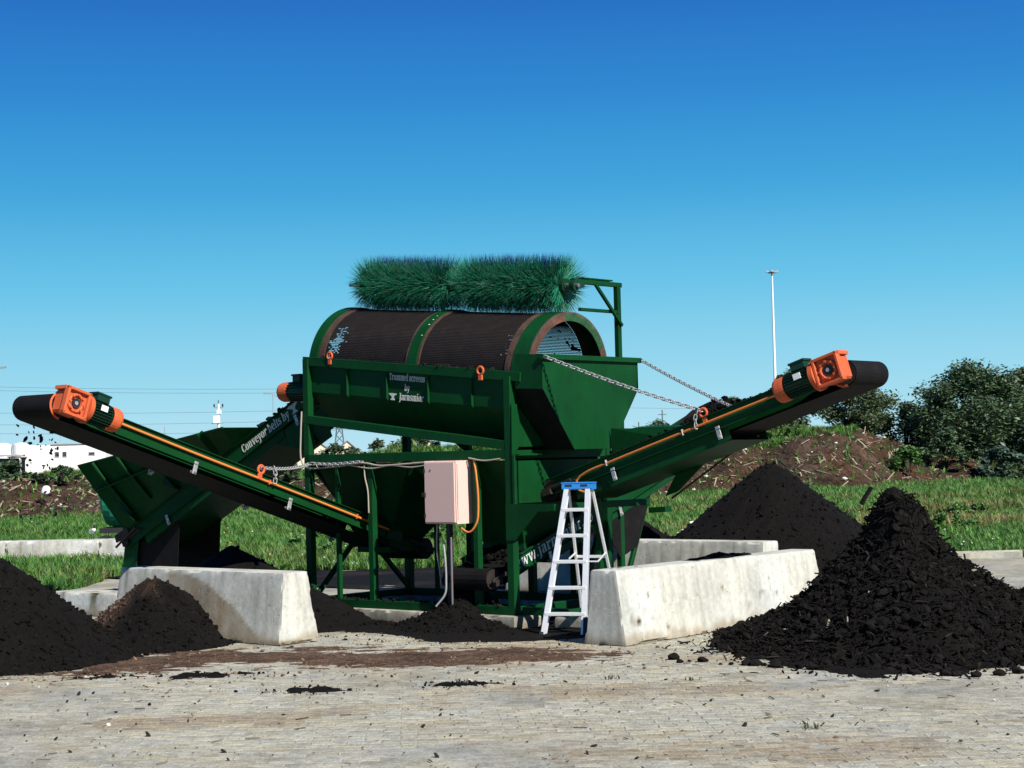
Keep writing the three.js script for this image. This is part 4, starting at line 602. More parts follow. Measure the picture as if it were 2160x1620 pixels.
// oversize conveyor to the right
const C2 = conveyor('oversize_conveyor', 'green belt conveyor rising right from the chute, shaded side with orange cable', [1.8, 0, -0.78], { tail: V(0.06, 1.52, -0.79), head: V(3.62, 2.585, -0.79), across: V(0, 0, 1), width: 0.68, plateFrom: 0.10, plateTo: 3.20, rollerR: 0.125, tray: [0.35, 2.35, 0.14] });
{
  const { g, S, hw, len, up, dir } = C2;
  gearMotor(g, S(len - 0.02, hw + 0.13, -0.07), dir.clone().negate(), V(0, 0, 1), 1.15, 0.42);
  part('power_cable', M.cable, g, b => b.tube([S(0.55, hw + 0.05, -0.30), S(0.42, hw + 0.04, -0.22), S(0.42, hw + 0.03, -0.13), S(0.55, hw + 0.028, -0.085), S(0.9, hw + 0.028, -0.075), S(1.8, hw + 0.028, -0.07), S(2.6, hw + 0.028, -0.068), S(3.15, hw + 0.028, -0.07)], 0.013, 6, 46));
  for (const t of [0.85, 1.85]) part('cable_clip', M.galv, g, b => b.beam(S(t, hw + 0.03, -0.10), S(t, hw + 0.03, -0.04), 0.03, 0.012, dir));
  part('head_plate', M.green, g, b => { for (const s of [hw, -hw]) b.plate([S(3.20, s, -0.02), S(len + 0.02, s, -0.03), S(len + 0.02, s, -0.16), S(3.20, s, -0.17)], 0.006); });
  part('head_bracket', M.orange, g, b => b.add(new THREE.TorusGeometry(0.13, 0.012, 6, 14, Math.PI), new THREE.Matrix4().compose(S(len + 0.01, hw, -0.10), new THREE.Quaternion().setFromRotationMatrix(new THREE.Matrix4().makeBasis(up, dir.clone().negate(), V(0, 0, 0).crossVectors(up, dir.clone().negate()))), V(1, 1, 1))));
  lug(...S(2.13, hw + 0.01, 0.04).toArray(), g, V(0, 0, 1), 1.1, up);
  lug(...S(2.13, -hw - 0.01, 0.04).toArray(), g, V(0, 0, 1), 1.1, up);
  // spill skirts under the chute
  part('skirt', M.green, g, b => { const z = -1.10; b.plate([V(0.45, 2.06, z), V(1.50, 2.03, z - 0.04), V(1.42, 1.90, z), V(0.45, 1.62, z)], 0.006); });
  part('skirt', M.green, g, b => { b.plate([V(1.44, 2.05, -1.13), V(1.62, 2.05, -0.98), V(1.60, 1.995, -0.98), V(1.42, 1.98, -1.13)], 0.006); b.plate([V(0.70, 2.05, -1.13), V(1.46, 2.05, -1.13), V(1.62, 2.07, -1.3), V(0.70, 2.07, -1.3)], 0.006); });
  part('hanger', M.green, g, b => { b.plate([S(1.30, -hw - 0.01, -0.17), S(1.85, -hw - 0.01, -0.17), S(1.12, -hw - 0.01, -0.48), S(0.95, -hw - 0.01, -0.48)], 0.008); });
  part('strut', M.rust, g, b => b.beam(S(1.0, -hw - 0.04, -0.52), S(2.0, -hw - 0.04, -0.26), 0.02, 0.02));
  part('load', M.soil, g, b => { b.tint(...SOIL); const r = rng(9); for (let k = 0; k < 260; k++) { const t = 0.3 + 3.2 * r(); b.add(crumbGeo, new THREE.Matrix4().compose(S(t, (r() - 0.5) * 0.40, 0.035 + 0.02 * r()), new THREE.Quaternion().setFromEuler(new THREE.Euler(r() * 6, r() * 6, 0)), V(0.02, 0.014, 0.02).multiplyScalar(0.6 + r()))); } }).userData.kind = 'stuff';
  const e1 = S(2.13, hw + 0.01, 0.06), e2 = S(2.13, -hw - 0.01, 0.06);
  chain('tie_chain', 'near galvanised chain crossing the sunlit chute to the right conveyor', sagging(V(0.47, 2.80, 0.02), e1, 0.02), M.galv, 1.1);
  chain('tie_chain', 'far galvanised chain from the chute corner to the right conveyor, against the sky', sagging(V(0.47, 2.80, -1.66), e2, 0.02), M.galv, 1.1);
  chain('tie_chain', 'loose chain end dangling from the orange lug on the right conveyor', [e1.clone().add(V(-0.05, 0.0, 0.02)), e1.clone().add(V(-0.07, -0.07, 0.03)), e1.clone().add(V(-0.06, -0.17, 0.03))], M.galv, 1.0);
}
// rear conveyor to the pointed pile
const C3 = conveyor('fines_conveyor', 'green belt conveyor under the frame rising to the back towards the pointed pile', [-0.62, 0, -2.4], { tail: V(-0.60, 0.60, 0.05), head: V(-0.60, 2.40, -4.98), across: V(1, 0, 0), width: 0.68, plateFrom: 0.28, plateTo: 4.9, rollerR: 0.12, tray: [0.9, 3.4, 0.10], plateH: 0.19 });
{
  const { g, S, hw, len, up, dir } = C3;
  lettering('lettering', 'www.jarnsmior.co', 0.125, S(0.30, hw + 0.0045, -0.145), dir, up, g, 0.003, false, 0.9);
  part('support_leg', M.green, g, b => { for (const s of [hw - 0.05, -hw + 0.05]) { const p = S(2.35, s, -0.2), q = S(3.0, s, -0.2); b.beam(V(p.x, 0, p.z), p, 0.07, 0.07, V(0, 0, 1)); b.beam(V(p.x, 0.15, p.z), q, 0.05, 0.05); } });
  part('side_skirt', M.belt, g, b => b.plate([S(1.9, hw - 0.02, -0.19), S(3.0, hw - 0.02, -0.19), S(2.45, hw - 0.02, -0.75), S(2.1, hw - 0.02, -0.75)], 0.006));
  gearMotor(g, S(len - 0.05, hw + 0.13, -0.07), dir.clone().negate(), V(1, 0, 0), 0.95, 0.36);
  part('load', M.soil, g, b => { b.tint(...SOIL); const r = rng(19); for (let k = 0; k < 900; k++) { const t = 0.3 + 4.95 * r(), w = (r() - 0.5); b.add(crumbGeo, new THREE.Matrix4().compose(S(t, w * 0.5, -0.03 + 0.06 * (1 - 4 * w * w) * r() + 0.09 * sstep(4.3, 4.9, t) * (1 - 4 * w * w)), new THREE.Quaternion().setFromEuler(new THREE.Euler(r() * 6, r() * 6, 0)), V(0.028, 0.02, 0.028).multiplyScalar(0.6 + r()))); } }).userData.kind = 'stuff';
}
// feed conveyor with its hopper, at the back left
const C0 = conveyor('feed_conveyor', 'dark green feed conveyor with a flared ribbed hopper, behind the left barrier', [-5.4, 0, -0.8], { tail: V(-7.0, 0.90, -0.80), head: V(-3.30, 2.72, -0.80), across: V(0, 0, 1), width: 0.80, plateFrom: -0.05, plateTo: 3.85, rollerR: 0.125, tray: [0.35, 3.3, 0.10], plateH: 0.20 });
{
  const { g, S, hw, len, up, dir } = C0;
  lettering('lettering', 'Conveyor belts by', 0.105, S(2.55, hw + 0.0045, -0.14), dir, up, g, 0.003, false, 0.72);
  anvil(0.12, S(3.60, hw + 0.0, -0.14), dir, up, g);
  part('neck_plate', M.green, g, b => { for (const s of [hw - 0.002, -hw + 0.002]) b.plate([S(3.85, s, 0.04), S(4.2, s, 0.04), S(4.2, s, -0.26), S(3.55, s, -0.26), S(3.85, s, -0.19)], 0.006); });
  lettering('lettering', 'Jarns', 0.10, S(3.74, hw + 0.006, -0.12), dir, up, g, 0.003, false);
  part('neck_rib', M.green, g, b => { b.beam(S(3.62, hw + 0.012, -0.20), S(3.74, hw + 0.012, -0.62), 0.02, 0.07, dir); b.beam(S(3.58, hw + 0.012, -0.20), S(3.85, hw + 0.012, -0.10), 0.02, 0.02, up); });
  part('neck_skirt', M.green, g, b => b.plate([S(3.0, hw - 0.02, -0.21), S(4.1, hw - 0.02, -0.21), S(4.0, hw - 0.02, -0.66), S(3.55, hw - 0.02, -0.62)], 0.006));
  // flared hopper
  const A = V(-7.43, 1.80, 0.0), Bt = V(-4.56, 2.215, 0.0), Bb = V(-4.80, 1.985, -0.39), Ab = V(-6.96, 0.93, -0.39), mir = v => V(v.x, v.y, -1.6 - v.z), Q = (u, v, o = 0) => { const n = V(0, 0.35, 0.9).normalize(); return A.clone().lerp(Bt, u).lerp(Ab.clone().lerp(Bb, u), v).addScaledVector(n, o); };
  const panel = (f, name = 'hopper_side') => part(name, M.green, g, b => { const P = (u, v) => f(Q(u, v)); for (let k = 0; k < 6; k++) for (const e of [0, 0.006]) { const u0 = k / 6, u1 = (k + 1) / 6, d = p => p.clone().add(V(0, 0, e)); b.quad(d(P(u0, 0)), d(P(u0, 1)), d(P(u1, 1)), d(P(u1, 0))); } b.beam(P(0, 0), P(1, 0), 0.03, 0.02); b.beam(P(0, 0), P(0, 1), 0.02, 0.02); });
  const hs = panel(v => v); panel(mir);
  for (const [u, v1] of [[0.115, 0.90], [0.29, 0.86], [0.49, 0.62], [0.86, 0.9]]) part('hopper_rib', M.green, hs, b => b.beam(Q(u, 0.03, 0.03), Q(u + 0.02, v1, 0.03), 0.03, 0.09, V(0, 0.35, 0.9)));
  part('hopper_bar', M.green, hs, b => b.beam(Q(0.02, 0.42, 0.045), Q(0.72, 0.47, 0.045), 0.08, 0.018, V(0, 1, 0)));
  for (const u of [0.10, 0.48]) part('hopper_gusset', M.green, hs, b => b.plate([Q(u, 0.64, 0.01), Q(u + 0.04, 1.03, 0.01), Q(u + 0.04, 1.03, 0.01).add(V(0.05, 0.02, 0.15)), Q(u, 0.64, 0.01).add(V(0.0, -0.1, 0.02))], 0.01));
  const e0 = Bt, e1 = mir(Bt), e2 = mir(Bb), e3 = Bb;
  part('hopper_end', M.green, g, b => { // end wall with an arched opening over the belt
    const L2 = (s, t) => e0.clone().lerp(e1, s).lerp(e3.clone().lerp(e2, s), t), pts = [L2(0, 0), L2(1, 0), L2(1, 1)]; for (let k = 0; k <= 12; k++) { const a = k / 12 * Math.PI; pts.push(L2(0.5 + 0.36 * Math.cos(a), 1 - 0.72 * Math.sin(a))); } pts.push(L2(0, 1)); b.plate(pts, 0.006); });
  part('hopper_rear', M.green, g, b => b.plate([A.clone().add(V(0.05, -0.06, -0.02)), mir(A).add(V(0.05, -0.06, 0.02)), mir(Ab), Ab], 0.006));
  for (const s of [hw - 0.01, -hw + 0.01]) part('leg', M.green, g, b => { b.plate([S(-0.02, s, -0.05), S(0.22, s, -0.19), V(-6.86, 0.02, -0.8 + s), V(-7.12, 0.02, -0.8 + s)], 0.01); });
  for (const [zz, n] of [[-0.46, 'foot_skirt'], [-1.14, 'foot_skirt']]) part(n, M.belt, g, b => b.plate([V(-6.84, 0.80, zz), V(-5.95, 1.2, zz), V(-6.05, 0.0, zz), V(-6.8, 0.0, zz)], 0.01));
  part('load', M.soil, g, b => { b.tint(...SOIL); const r = rng(29); for (let k = 0; k < 300; k++) { const t = 0.4 + 3.4 * r(), w = r() - 0.5; b.add(crumbGeo, new THREE.Matrix4().compose(S(t, w * 0.55, 0.03 + 0.08 * r()), new THREE.Quaternion().setFromEuler(new THREE.Euler(r() * 6, r() * 6, 0)), V(0.05, 0.03, 0.05).multiplyScalar(0.6 + r()))); } }).userData.kind = 'stuff';
  part('tail_guard', M.rust, g, b => { b.beam(S(-0.16, hw + 0.03, 0.0), S(0.12, hw + 0.03, -0.02), 0.03, 0.10, up); b.beam(S(-0.2, hw + 0.04, -0.1), S(0.28, hw + 0.04, -0.04), 0.02, 0.03, up); });
}
// ---------------------------------------------------------------- control box, ladder, small things
{
  const t = thing('control_box', 'pale pink electrical cabinet on a post in front of the frame', 'electrical cabinet', [-0.80, 0.15, 0.13]);
  const bx = part('cabinet', M.pink, t, b => b.beam(V(-1.05, 1.425, 0.10), V(-0.60, 1.425, 0.10), 0.25, 0.665, V(0, 1, 0), 0.01));
  part('door', M.pink, bx, b => { b.beam(V(-1.035, 1.425, 0.234), V(-0.615, 1.425, 0.234), 0.014, 0.63, V(0, 1, 0), 0.006); });
  part('gasket', M.rust, bx, b => { b.beam(V(-0.602, 1.72, 0.205), V(-0.602, 1.13, 0.205), 0.006, 0.008, V(0, 0, 1), 0.001); });
  for (const y of [1.655, 1.18]) part('hinge', M.black, bx, b => b.beam(V(-1.035, y - 0.02, 0.245), V(-1.035, y + 0.02, 0.245), 0.022, 0.02, V(0, 0, 1)));
  part('lock', M.black, bx, b => { b.beam(V(-1.06, 1.40, 0.25), V(-1.02, 1.40, 0.25), 0.03, 0.045); });
  part('screw', M.black, bx, b => b.cyl(V(-0.95, 1.66, 0.24), V(-0.95, 1.66, 0.246), 0.008, 0.008, 8));
  part('post', M.black, t, b => b.beam(V(-0.82, 0.15, 0.10), V(-0.82, 1.09, 0.10), 0.055, 0.055, V(0, 0, 1)));
  part('conduit', M.steel, t, b => b.cyl(V(-0.765, 0.2, 0.14), V(-0.765, 0.95, 0.14), 0.013, 0.013, 10));
  part('conduit', M.galv, t, b => b.tube([V(-0.87, 0.92, 0.15), V(-0.845, 0.7, 0.15), V(-0.84, 0.5, 0.15), V(-0.85, 0.35, 0.16), V(-0.93, 0.22, 0.22)], 0.012, 6));
  part('conduit', M.cableGrey, t, b => b.tube([V(-0.98, 1.08, 0.12), V(-0.98, 0.8, 0.13), V(-0.95, 0.55, 0.12), V(-0.94, 0.42, 0.12)], 0.009, 5));
  part('cable_loop', M.cable, t, b => b.tube([V(-0.50, 1.77, 0.05), V(-0.46, 1.60, 0.06), V(-0.44, 1.30, 0.06), V(-0.46, 1.10, 0.07), V(-0.55, 1.0, 0.09), V(-0.68, 1.06, 0.10)], 0.011, 6));
}
{
  // stepladder: own axes, x across, z towards the front; stands square to its own yaw
  const yaw = -0.26, base = W(0.72, 0, -0.09), t = thing('stepladder', 'aluminium stepladder with a blue top standing at the frame corner', 'stepladder', [base.x, 0.0, base.z], { world: true, yaw });
  const H = 1.50, fz = 0.34, F = (s, y) => V(s * lerp(0.225, 0.125, y / H) - 0.06 + 0.06 * y / H * 2.0, y, lerp(fz, 0.05, y / H)), Rr = (s, y) => V(s * lerp(0.20, 0.12, y / H) + 0.10 * (1 - y / H) + 0.05, y, lerp(-0.52, -0.05, y / H));
  for (const s of [-1, 1]) {
    const ra = part('rail', M.alu, t, b => { const p = F(s, 0.0), q = F(s, H - 0.03); b.beam(p, q, 0.012, 0.075, V(0, 0, 1)); for (const o of [-0.034, 0.034]) b.beam(p.clone().add(V(-s * 0.020, 0, o)), q.clone().add(V(-s * 0.020, 0, o)), 0.048, 0.007, V(0, 0, 1), 0.001); });
    part('foot', M.black, ra, b => b.beam(F(s, 0.0), F(s, s > 0 ? 0.17 : 0.03), 0.045, 0.085, V(0, 0, 1)));
    part('rear_leg', M.alu, t, b => b.beam(Rr(s, 0.0), Rr(s, H - 0.05), 0.028, 0.035, V(0, 0, 1)));
    part('spreader', M.alu, t, b => { const a = F(s, 0.72), c = Rr(s, 0.78), m = a.clone().lerp(c, 0.55).add(V(0, -0.05, 0)); b.beam(a, m, 0.016, 0.016); b.beam(m, c, 0.016, 0.016); });
  }
  for (let k = 0; k < 5; k++) { const y = 0.205 + k * 0.2575; const st = part('step', M.alu, t, b => { b.beam(F(-1, y).add(V(0.006, 0, 0)), F(1, y).add(V(-0.006, 0, 0)), 0.085, 0.034, V(0, 1, 0)); }); part('step_brace', M.alu, st, b => { for (const s of [-1, 1]) b.beam(F(s, y - 0.075), F(s, y - 0.012).add(V(-s * 0.07, 0, 0)), 0.012, 0.008); }); }
  part('top_cap', M.blue, t, b => { b.beam(V(-0.10, H - 0.03, 0.0), V(0.215, H - 0.03, 0.0), 0.20, 0.07, V(0, 1, 0), 0.01); b.beam(V(-0.105, H + 0.004, 0.0), V(0.22, H + 0.004, 0.0), 0.21, 0.012, V(0, 1, 0), 0.004); });
  for (const x of [-0.03, 0.13]) part('tool_slot', M.black, t, b => b.beam(V(x - 0.035, H - 0.022, 0.101), V(x + 0.035, H - 0.022, 0.101), 0.006, 0.02, V(0, 1, 0)));
  for (const y of [0.16, 0.74]) part('rear_bar', M.alu, t, b => b.beam(Rr(-1, y), Rr(1, y), 0.016, 0.03));
}
{
  const p = W(-1.72, 0, -3.50), q = p.clone().add(V(0.07, 1.21, -0.12)), t = new B().cyl(p, q, 0.019, 0.016, 10); t.add(new THREE.SphereGeometry(0.0165, 10, 6), new THREE.Matrix4().setPosition(q));
  tag(t.build('wooden_pole', M.wood, scene), 'orange-brown wooden pole leaning upright in the gap between the rear barriers', 'pole');
  const w = new B().beam(W(0.92, 0.035, -0.02), W(1.02, 0.035, 0.05), 0.08, 0.07, V(0, 1, 0), 0.008); w.beam(W(0.93, 0.045, 0.02), W(1.0, 0.062, 0.10), 0.03, 0.025);
  tag(w.build('wood_block', mat([0.40, 0.27, 0.13], { map: T.rust, rough: 0.8 }), scene), 'small offcut of tan wood by the black ladder foot', 'wood block');
}
{ // white bird with a dark head on the low wall
  const res = 44, mc = new MarchingCubes(res, M.white, false, false, 60000); mc.isolation = 0;
  const caps = [[-0.35, 0.02, 0, 0.30, 0.22, 0, 0.24, 0.21], [0.30, 0.22, 0, 0.44, 0.52, 0.02, 0.13, 0.085], [0.44, 0.52, 0.02, 0.50, 0.66, 0.03, 0.085, 0.095], [0.52, 0.68, 0.03, 0.78, 0.60, 0.04, 0.05, 0.02], [-0.4, 0.0, 0, -0.72, -0.12, 0, 0.16, 0.05], [-0.02, -0.1, 0.1, 0.03, -0.72, 0.1, 0.055, 0.035], [0.02, -0.1, -0.1, 0.05, -0.72, -0.1, 0.055, 0.035], [0.03, -0.72, 0.1, 0.16, -0.74, 0.12, 0.035, 0.02], [0.05, -0.72, -0.1, 0.18, -0.74, -0.12, 0.035, 0.02]];
  const capD = (x, y, z, [a, b, c, d, e, f, r, s]) => { const u = d - a, v = e - b, w = f - c, t = clamp(((x - a) * u + (y - b) * v + (z - c) * w) / (u * u + v * v + w * w)); return Math.hypot(x - a - u * t, y - b - v * t, z - c - w * t) - lerp(r, s, t); };
  for (let k = 0; k < res; k++) for (let j = 0; j < res; j++) for (let i = 0; i < res; i++) { const x = (i / (res / 2)) - 1, y = (j / (res / 2)) - 1, z = (k / (res / 2)) - 1; let d = 9; for (const c of caps) { const e = capD(x, y, z, c), h = clamp(0.5 + 0.5 * (d - e) / 0.06); d = lerp(d, e, h) - 0.06 * h * (1 - h); } mc.field[k * res * res + j * res + i] = -d; }
  mc.update(); const n = mc.count, pos = mc.positionArray.slice(0, n * 3), nor = mc.normalArray.slice(0, n * 3), g = new THREE.BufferGeometry(), col = [];
  for (let i = 0; i < n; i++) { const x = pos[i * 3], y = pos[i * 3 + 1]; const dark = y > 0.40 || y < -0.22 || (x < -0.45 && y < 0.06); col.push(...(dark ? [0.03, 0.03, 0.033] : [0.70, 0.68, 0.62])); }
  g.setAttribute('position', new THREE.BufferAttribute(pos, 3)); g.setAttribute('normal', new THREE.BufferAttribute(nor, 3)); g.setAttribute('color', new THREE.Float32BufferAttribute(col, 3)); g.setAttribute('uv', new THREE.Float32BufferAttribute(new Float32Array(n * 2), 2));
  const m = mesh('bird', g, mat([1, 1, 1], { vc: true, rough: 0.8 })); m.scale.setScalar(0.185); m.position.set(-7.78, 0.435 + 0.185 * 0.755, -33.2); m.rotation.y = -0.9; tag(m, 'white bird with a dark head standing on the low white wall', 'bird');
}
{ // green plastic tank behind the hopper
  const t = thing('water_tank', 'bright green plastic tank half hidden behind the feed hopper', 'tank', [-7.55, 0.75, -37], { world: true });
  part('shell', M.tank, t, b => b.lathe(V(-0.9, 0.35, 0), V(1, 0.35, 0), [[0, 0], [0.35, 0.02], [0.52, 0.10], [0.58, 0.25], [0.58, 1.5], [0.52, 1.65], [0.35, 1.73], [0, 1.75]], 30));
  part('wheel', M.black, t, b => b.cyl(V(-0.75, -0.55, 0.35), V(-0.75, -0.55, 0.47), 0.18, 0.18, 20)); part('wheel', M.black, t, b => b.cyl(V(0.6, -0.55, 0.35), V(0.6, -0.55, 0.47), 0.18, 0.18, 20));
  part('frame', M.black, t, b => { b.beam(V(-0.9, -0.28, 0.3), V(0.9, -0.28, 0.3), 0.08, 0.1); b.beam(V(-0.9, -0.28, -0.3), V(0.9, -0.28, -0.3), 0.08, 0.1); });
}

// ---------------------------------------------------------------- rough ground beyond the yard
const pw = (t, x) => { let k = 0; while (k < t.length - 2 && x > t[k + 1][0]) k++; const a = t[k], b = t[k + 1]; return lerp(a[1], b[1], sm(clamp((x - a[0]) / (b[0] - a[0])))); };
const ridge = [[-45, 0.9], [-24, 1.2], [-17, 1.35], [-13, 1.2], [-9, 1.1], [-4, 1.9], [0, 2.0], [4, 1.2], [8, 1.65], [11, 2.35], [14, 2.65], [16, 2.5], [18, 1.9], [21, 1.75], [25, 1.3], [32, 1.2], [50, 1.0]];
const footZ = [[-45, -60], [-18, -60], [-8, -62], [-3, -56], [3, -62], [8, -73], [14, -74], [20, -80], [50, -86]];
const moundH = (x, z) => { const f = pw(footZ, x), t = (f - z) / 9, h = pw(ridge, x); const up = sstep(0, 1, t), back = 1 - 0.5 * sstep(2.2, 5, t); return h * up * back + (fbm(x * 0.55, z * 0.55, 4, 5) - 0.5) * 1.15 * up + (noise(x * 3, z * 3, 7) - 0.5) * 0.12 * up - 0.08; };
const bareSoil = (x, z) => { const f = pw(footZ, x), t = (f - z) / 9; let b = sstep(0.02, 0.12, t + (fbm(x * 0.5, z * 0.7, 12, 4) - 0.5) * 0.5) * sstep(x < -9 ? 1.4 : 1.02, x < -9 ? 1.1 : 0.78, t + (fbm(x * 0.6, z * 0.6, 17, 4) - 0.5) * 0.7); if (x > -4.5 && x < 5) b *= 0.35; b *= 1 - 0.85 * sstep(20, 24, x); return clamp(b); };
{
  const g = heapGeo(-46, 46, -112, -55, 0.36, moundH, (x, z) => { const b = bareSoil(x, z), br = [0.150, 0.102, 0.073], d = 0.55 + 0.85 * fbm(x * 0.8, z * 0.8, 21, 4), gr = [0.065, 0.125, 0.025]; const v = sstep(0.35, 0.6, b); return mix3(gr, br.map(q => q * d), v); }, -0.07);
  structure(mesh('soil_mound', g, M.mound));
}
const inYard = (x, z) => z > -29.6 + 0.03 * (x + 8) && x > -6.4 - 2.0 * sstep(-24, -16, z) - 12 * sstep(-16, -8, z) - 0.05;
const bladeGeo = (() => { const b = new B(), r = rng(12); for (let k = 0; k < 11; k++) { const a = r() * 6.283, l = 0.55 + 0.45 * r(), o = 0.16 * r(), le = 0.15 + 0.5 * r(), w = 0.022, c = Math.cos(a), s = Math.sin(a); const P = (d, y) => V(c * (o + d), y * l, s * (o + d)), q = V(-s * w, 0, c * w); const p0 = P(0, 0), p1 = P(le * 0.3 * l, 0.6), p2 = P(le * l, 1); b.raw(p0.clone().add(q), p0.clone().sub(q), p1.clone().add(q)).raw(p0.clone().sub(q), p1.clone().sub(q), p1.clone().add(q)).raw(p1.clone().add(q), p1.clone().sub(q), p2); } return b.geometry(); })();
{ // meadow grass: one mass nobody could count
  const r = rng(5150), list = [];
  for (let n = 0; n < 700000 && list.length < 110000; n++) {
    const d = 25 + 62 * Math.pow(r(), 1.35), x = (r() - 0.5) * (0.66 * d + 4), z = -d; if (inYard(x, z - 0.03)) continue;
    const b = bareSoil(x, z), h0 = z < -55 ? Math.max(0, moundH(x, z)) : 0; if (b > 0.3 && r() < 0.93) continue;
    const dense = fbm(x * 0.35, z * 0.35, 33, 4), dry = clamp((fbm(x * 0.22 + 7, z * 0.5, 41, 3) - 0.56) * 9) * (x > 0 && z < -34 && z > -60 ? 1 : 0.25);
    const s = (0.13 + 0.20 * dense * r() + 0.05 * r()) * (0.75 + 0.010 * d) * (dry > 0.5 ? 1.25 : 1) * (d < 36 && x < -4 ? 1.2 : 1), k = 0.65 + 0.7 * r();
    const c = mix3([0.070 * k, 0.205 * k, 0.016 * k], [0.26 * k, 0.20 * k, 0.06 * k], clamp(dry * r() * 1.3 + (r() > 0.96 ? 0.6 : 0)));
    list.push({ p: [x, h0 - 0.03, z], r: [(r() - 0.5) * 0.3, r() * 6.28, (r() - 0.5) * 0.3], s: [s * (1.1 + 0.6 * r()), s, s * (1.1 + 0.6 * r())], c });
  }
  tag(scatter('meadow_grass', bladeGeo, M.blade, list), 'bright green winter grass growing beyond the yard', 'grass', null, 'stuff');
}
function leafShell(n, seed, shape, col, size, flat = 0.5) { // many leaf faces spread through the crown's clumps
  const r = rng(seed), b = new B();
  const gauss = () => (r() + r() + r() - 1.5) * 1.15;
  for (let k = 0; k < n; k++) {
    const cl = shape[Math.floor(r() * shape.length)], th = r() * 6.283, ph = Math.acos(2 * r() - 1), rad = Math.pow(r(), 0.45) * (1 + 0.25 * gauss());
    const p = V(cl[0] + Math.sin(ph) * Math.cos(th) * cl[3] * rad, cl[1] + Math.cos(ph) * cl[4] * rad, cl[2] + Math.sin(ph) * Math.sin(th) * cl[3] * rad); if (p.y < 0.03) p.y = 0.03 + r() * 0.2;
    const s = size * (0.6 + 0.8 * r()), a = r() * 6.283, u = V(Math.cos(a), (r() - 0.35) * 1.4, Math.sin(a)).normalize(), v = u.clone().cross(V(gauss(), 1, gauss()).normalize()).normalize().multiplyScalar(s * flat * 0.5), t = 0.6 + 0.8 * r(), cc = col(r, p); b.tint(cc[0] * t, cc[1] * t, cc[2] * t);
    u.multiplyScalar(s * 0.5); const q0 = p.clone().sub(u), q1 = p.clone().add(v), q2 = p.clone().add(u), q3 = p.clone().sub(v); b.raw(q0, q1, q2).raw(q0, q2, q3);
  }
  return b;
}
const clumpList = (r, n, w, h, dpt, y0, cs) => Array.from({ length: n }, () => { const a = r() * 6.283, d = Math.sqrt(r()), t = r(), wide = Math.sqrt(Math.max(0.08, 1 - (2 * t - 0.85) ** 2)); const s = cs * (0.6 + 0.7 * r()); return [Math.cos(a) * d * w * 0.5 * wide, y0 + h * t * 0.92, Math.sin(a) * d * dpt * 0.5 * wide, s, s * 0.75]; });
function bush(name, label, cat, [x, z], w, h, { n = 1800, size = 0.16, col = () => [0.035, 0.075, 0.022], seed = 1, clumps = 16, cs, group, y, stem = true } = {}) {
  const r = rng(seed), gy = (y ?? Math.max(0, z < -55 ? moundH(x, z) : 0)) - 0.06, t = thing(name, label, cat, [x, gy, z], { world: true, group }), list = clumpList(r, clumps, w, h, w * 0.8, h * 0.08, cs ?? Math.min(w, h) * 0.2);
  leafShell(n, seed + 1, list, col, size).build('crown', M.leaf, t);
  if (stem) part('trunk', M.bark, t, b => { for (let k = 0; k < Math.min(7, list.length); k++) { const c = list[k]; b.cyl(V((r() - 0.5) * 0.2, 0, (r() - 0.5) * 0.2), V(c[0] * 0.8, c[1] * 0.85, c[2] * 0.8), 0.05 * h / 3, 0.015 * h / 3, 6); } });
  return t;
}
const olive = (r, p) => r() > 0.5 ? [0.070, 0.115, 0.045] : [0.09, 0.13, 0.05], deep = (r, p) => r() > 0.6 ? [0.075, 0.13, 0.045] : [0.05, 0.10, 0.04], fresh = () => [0.08, 0.19, 0.035];
// big tree and the scrub at the right
function tree(label, [x, z], w, h, trunkH, seed, n, col, size = 0.2, clumps = 34) {
  const r = rng(seed), t = thing('tree', label, 'tree', [x, 0.3, z], { world: true, group: 'trees behind the mound at the right' }), list = clumpList(r, clumps, w, h - trunkH, w * 0.8, trunkH, w * 0.135);
  const tr = part('trunk', M.bark, t, b => { b.cyl(V(0, -0.4, 0), V(0.1, trunkH * 0.7, 0), 0.26, 0.19, 10); b.cyl(V(0.1, trunkH * 0.7, 0), V(-0.1, trunkH + (h - trunkH) * 0.4, 0.1), 0.19, 0.09, 8); });
  for (let k = 0; k < 10; k++) { const c = list[k * 3 % list.length]; part('limb', M.bark, t, b => b.cyl(V(0.05, trunkH * (0.4 + 0.5 * r()), 0), V(c[0] * 0.9, c[1] * 0.95, c[2] * 0.9), 0.09, 0.025, 6)); }
  leafShell(n, seed + 3, list, col, size).build('crown', M.leaf, t); return t;
}
tree('large dark green tree at the right edge, tallest in the picture', [22.9, -88], 7.0, 5.45, 0.8, 301, 40000, deep, 0.20, 95);
tree('dark rounded tree just left of the tallest one, behind scrub', [19.4, -90], 4.2, 3.5, 0.4, 302, 15000, deep, 0.18, 26);
tree('tree cut by the right edge of the picture behind the tallest one', [26.0, -92], 4.6, 5.3, 1.0, 303, 16000, olive, 0.2, 30);
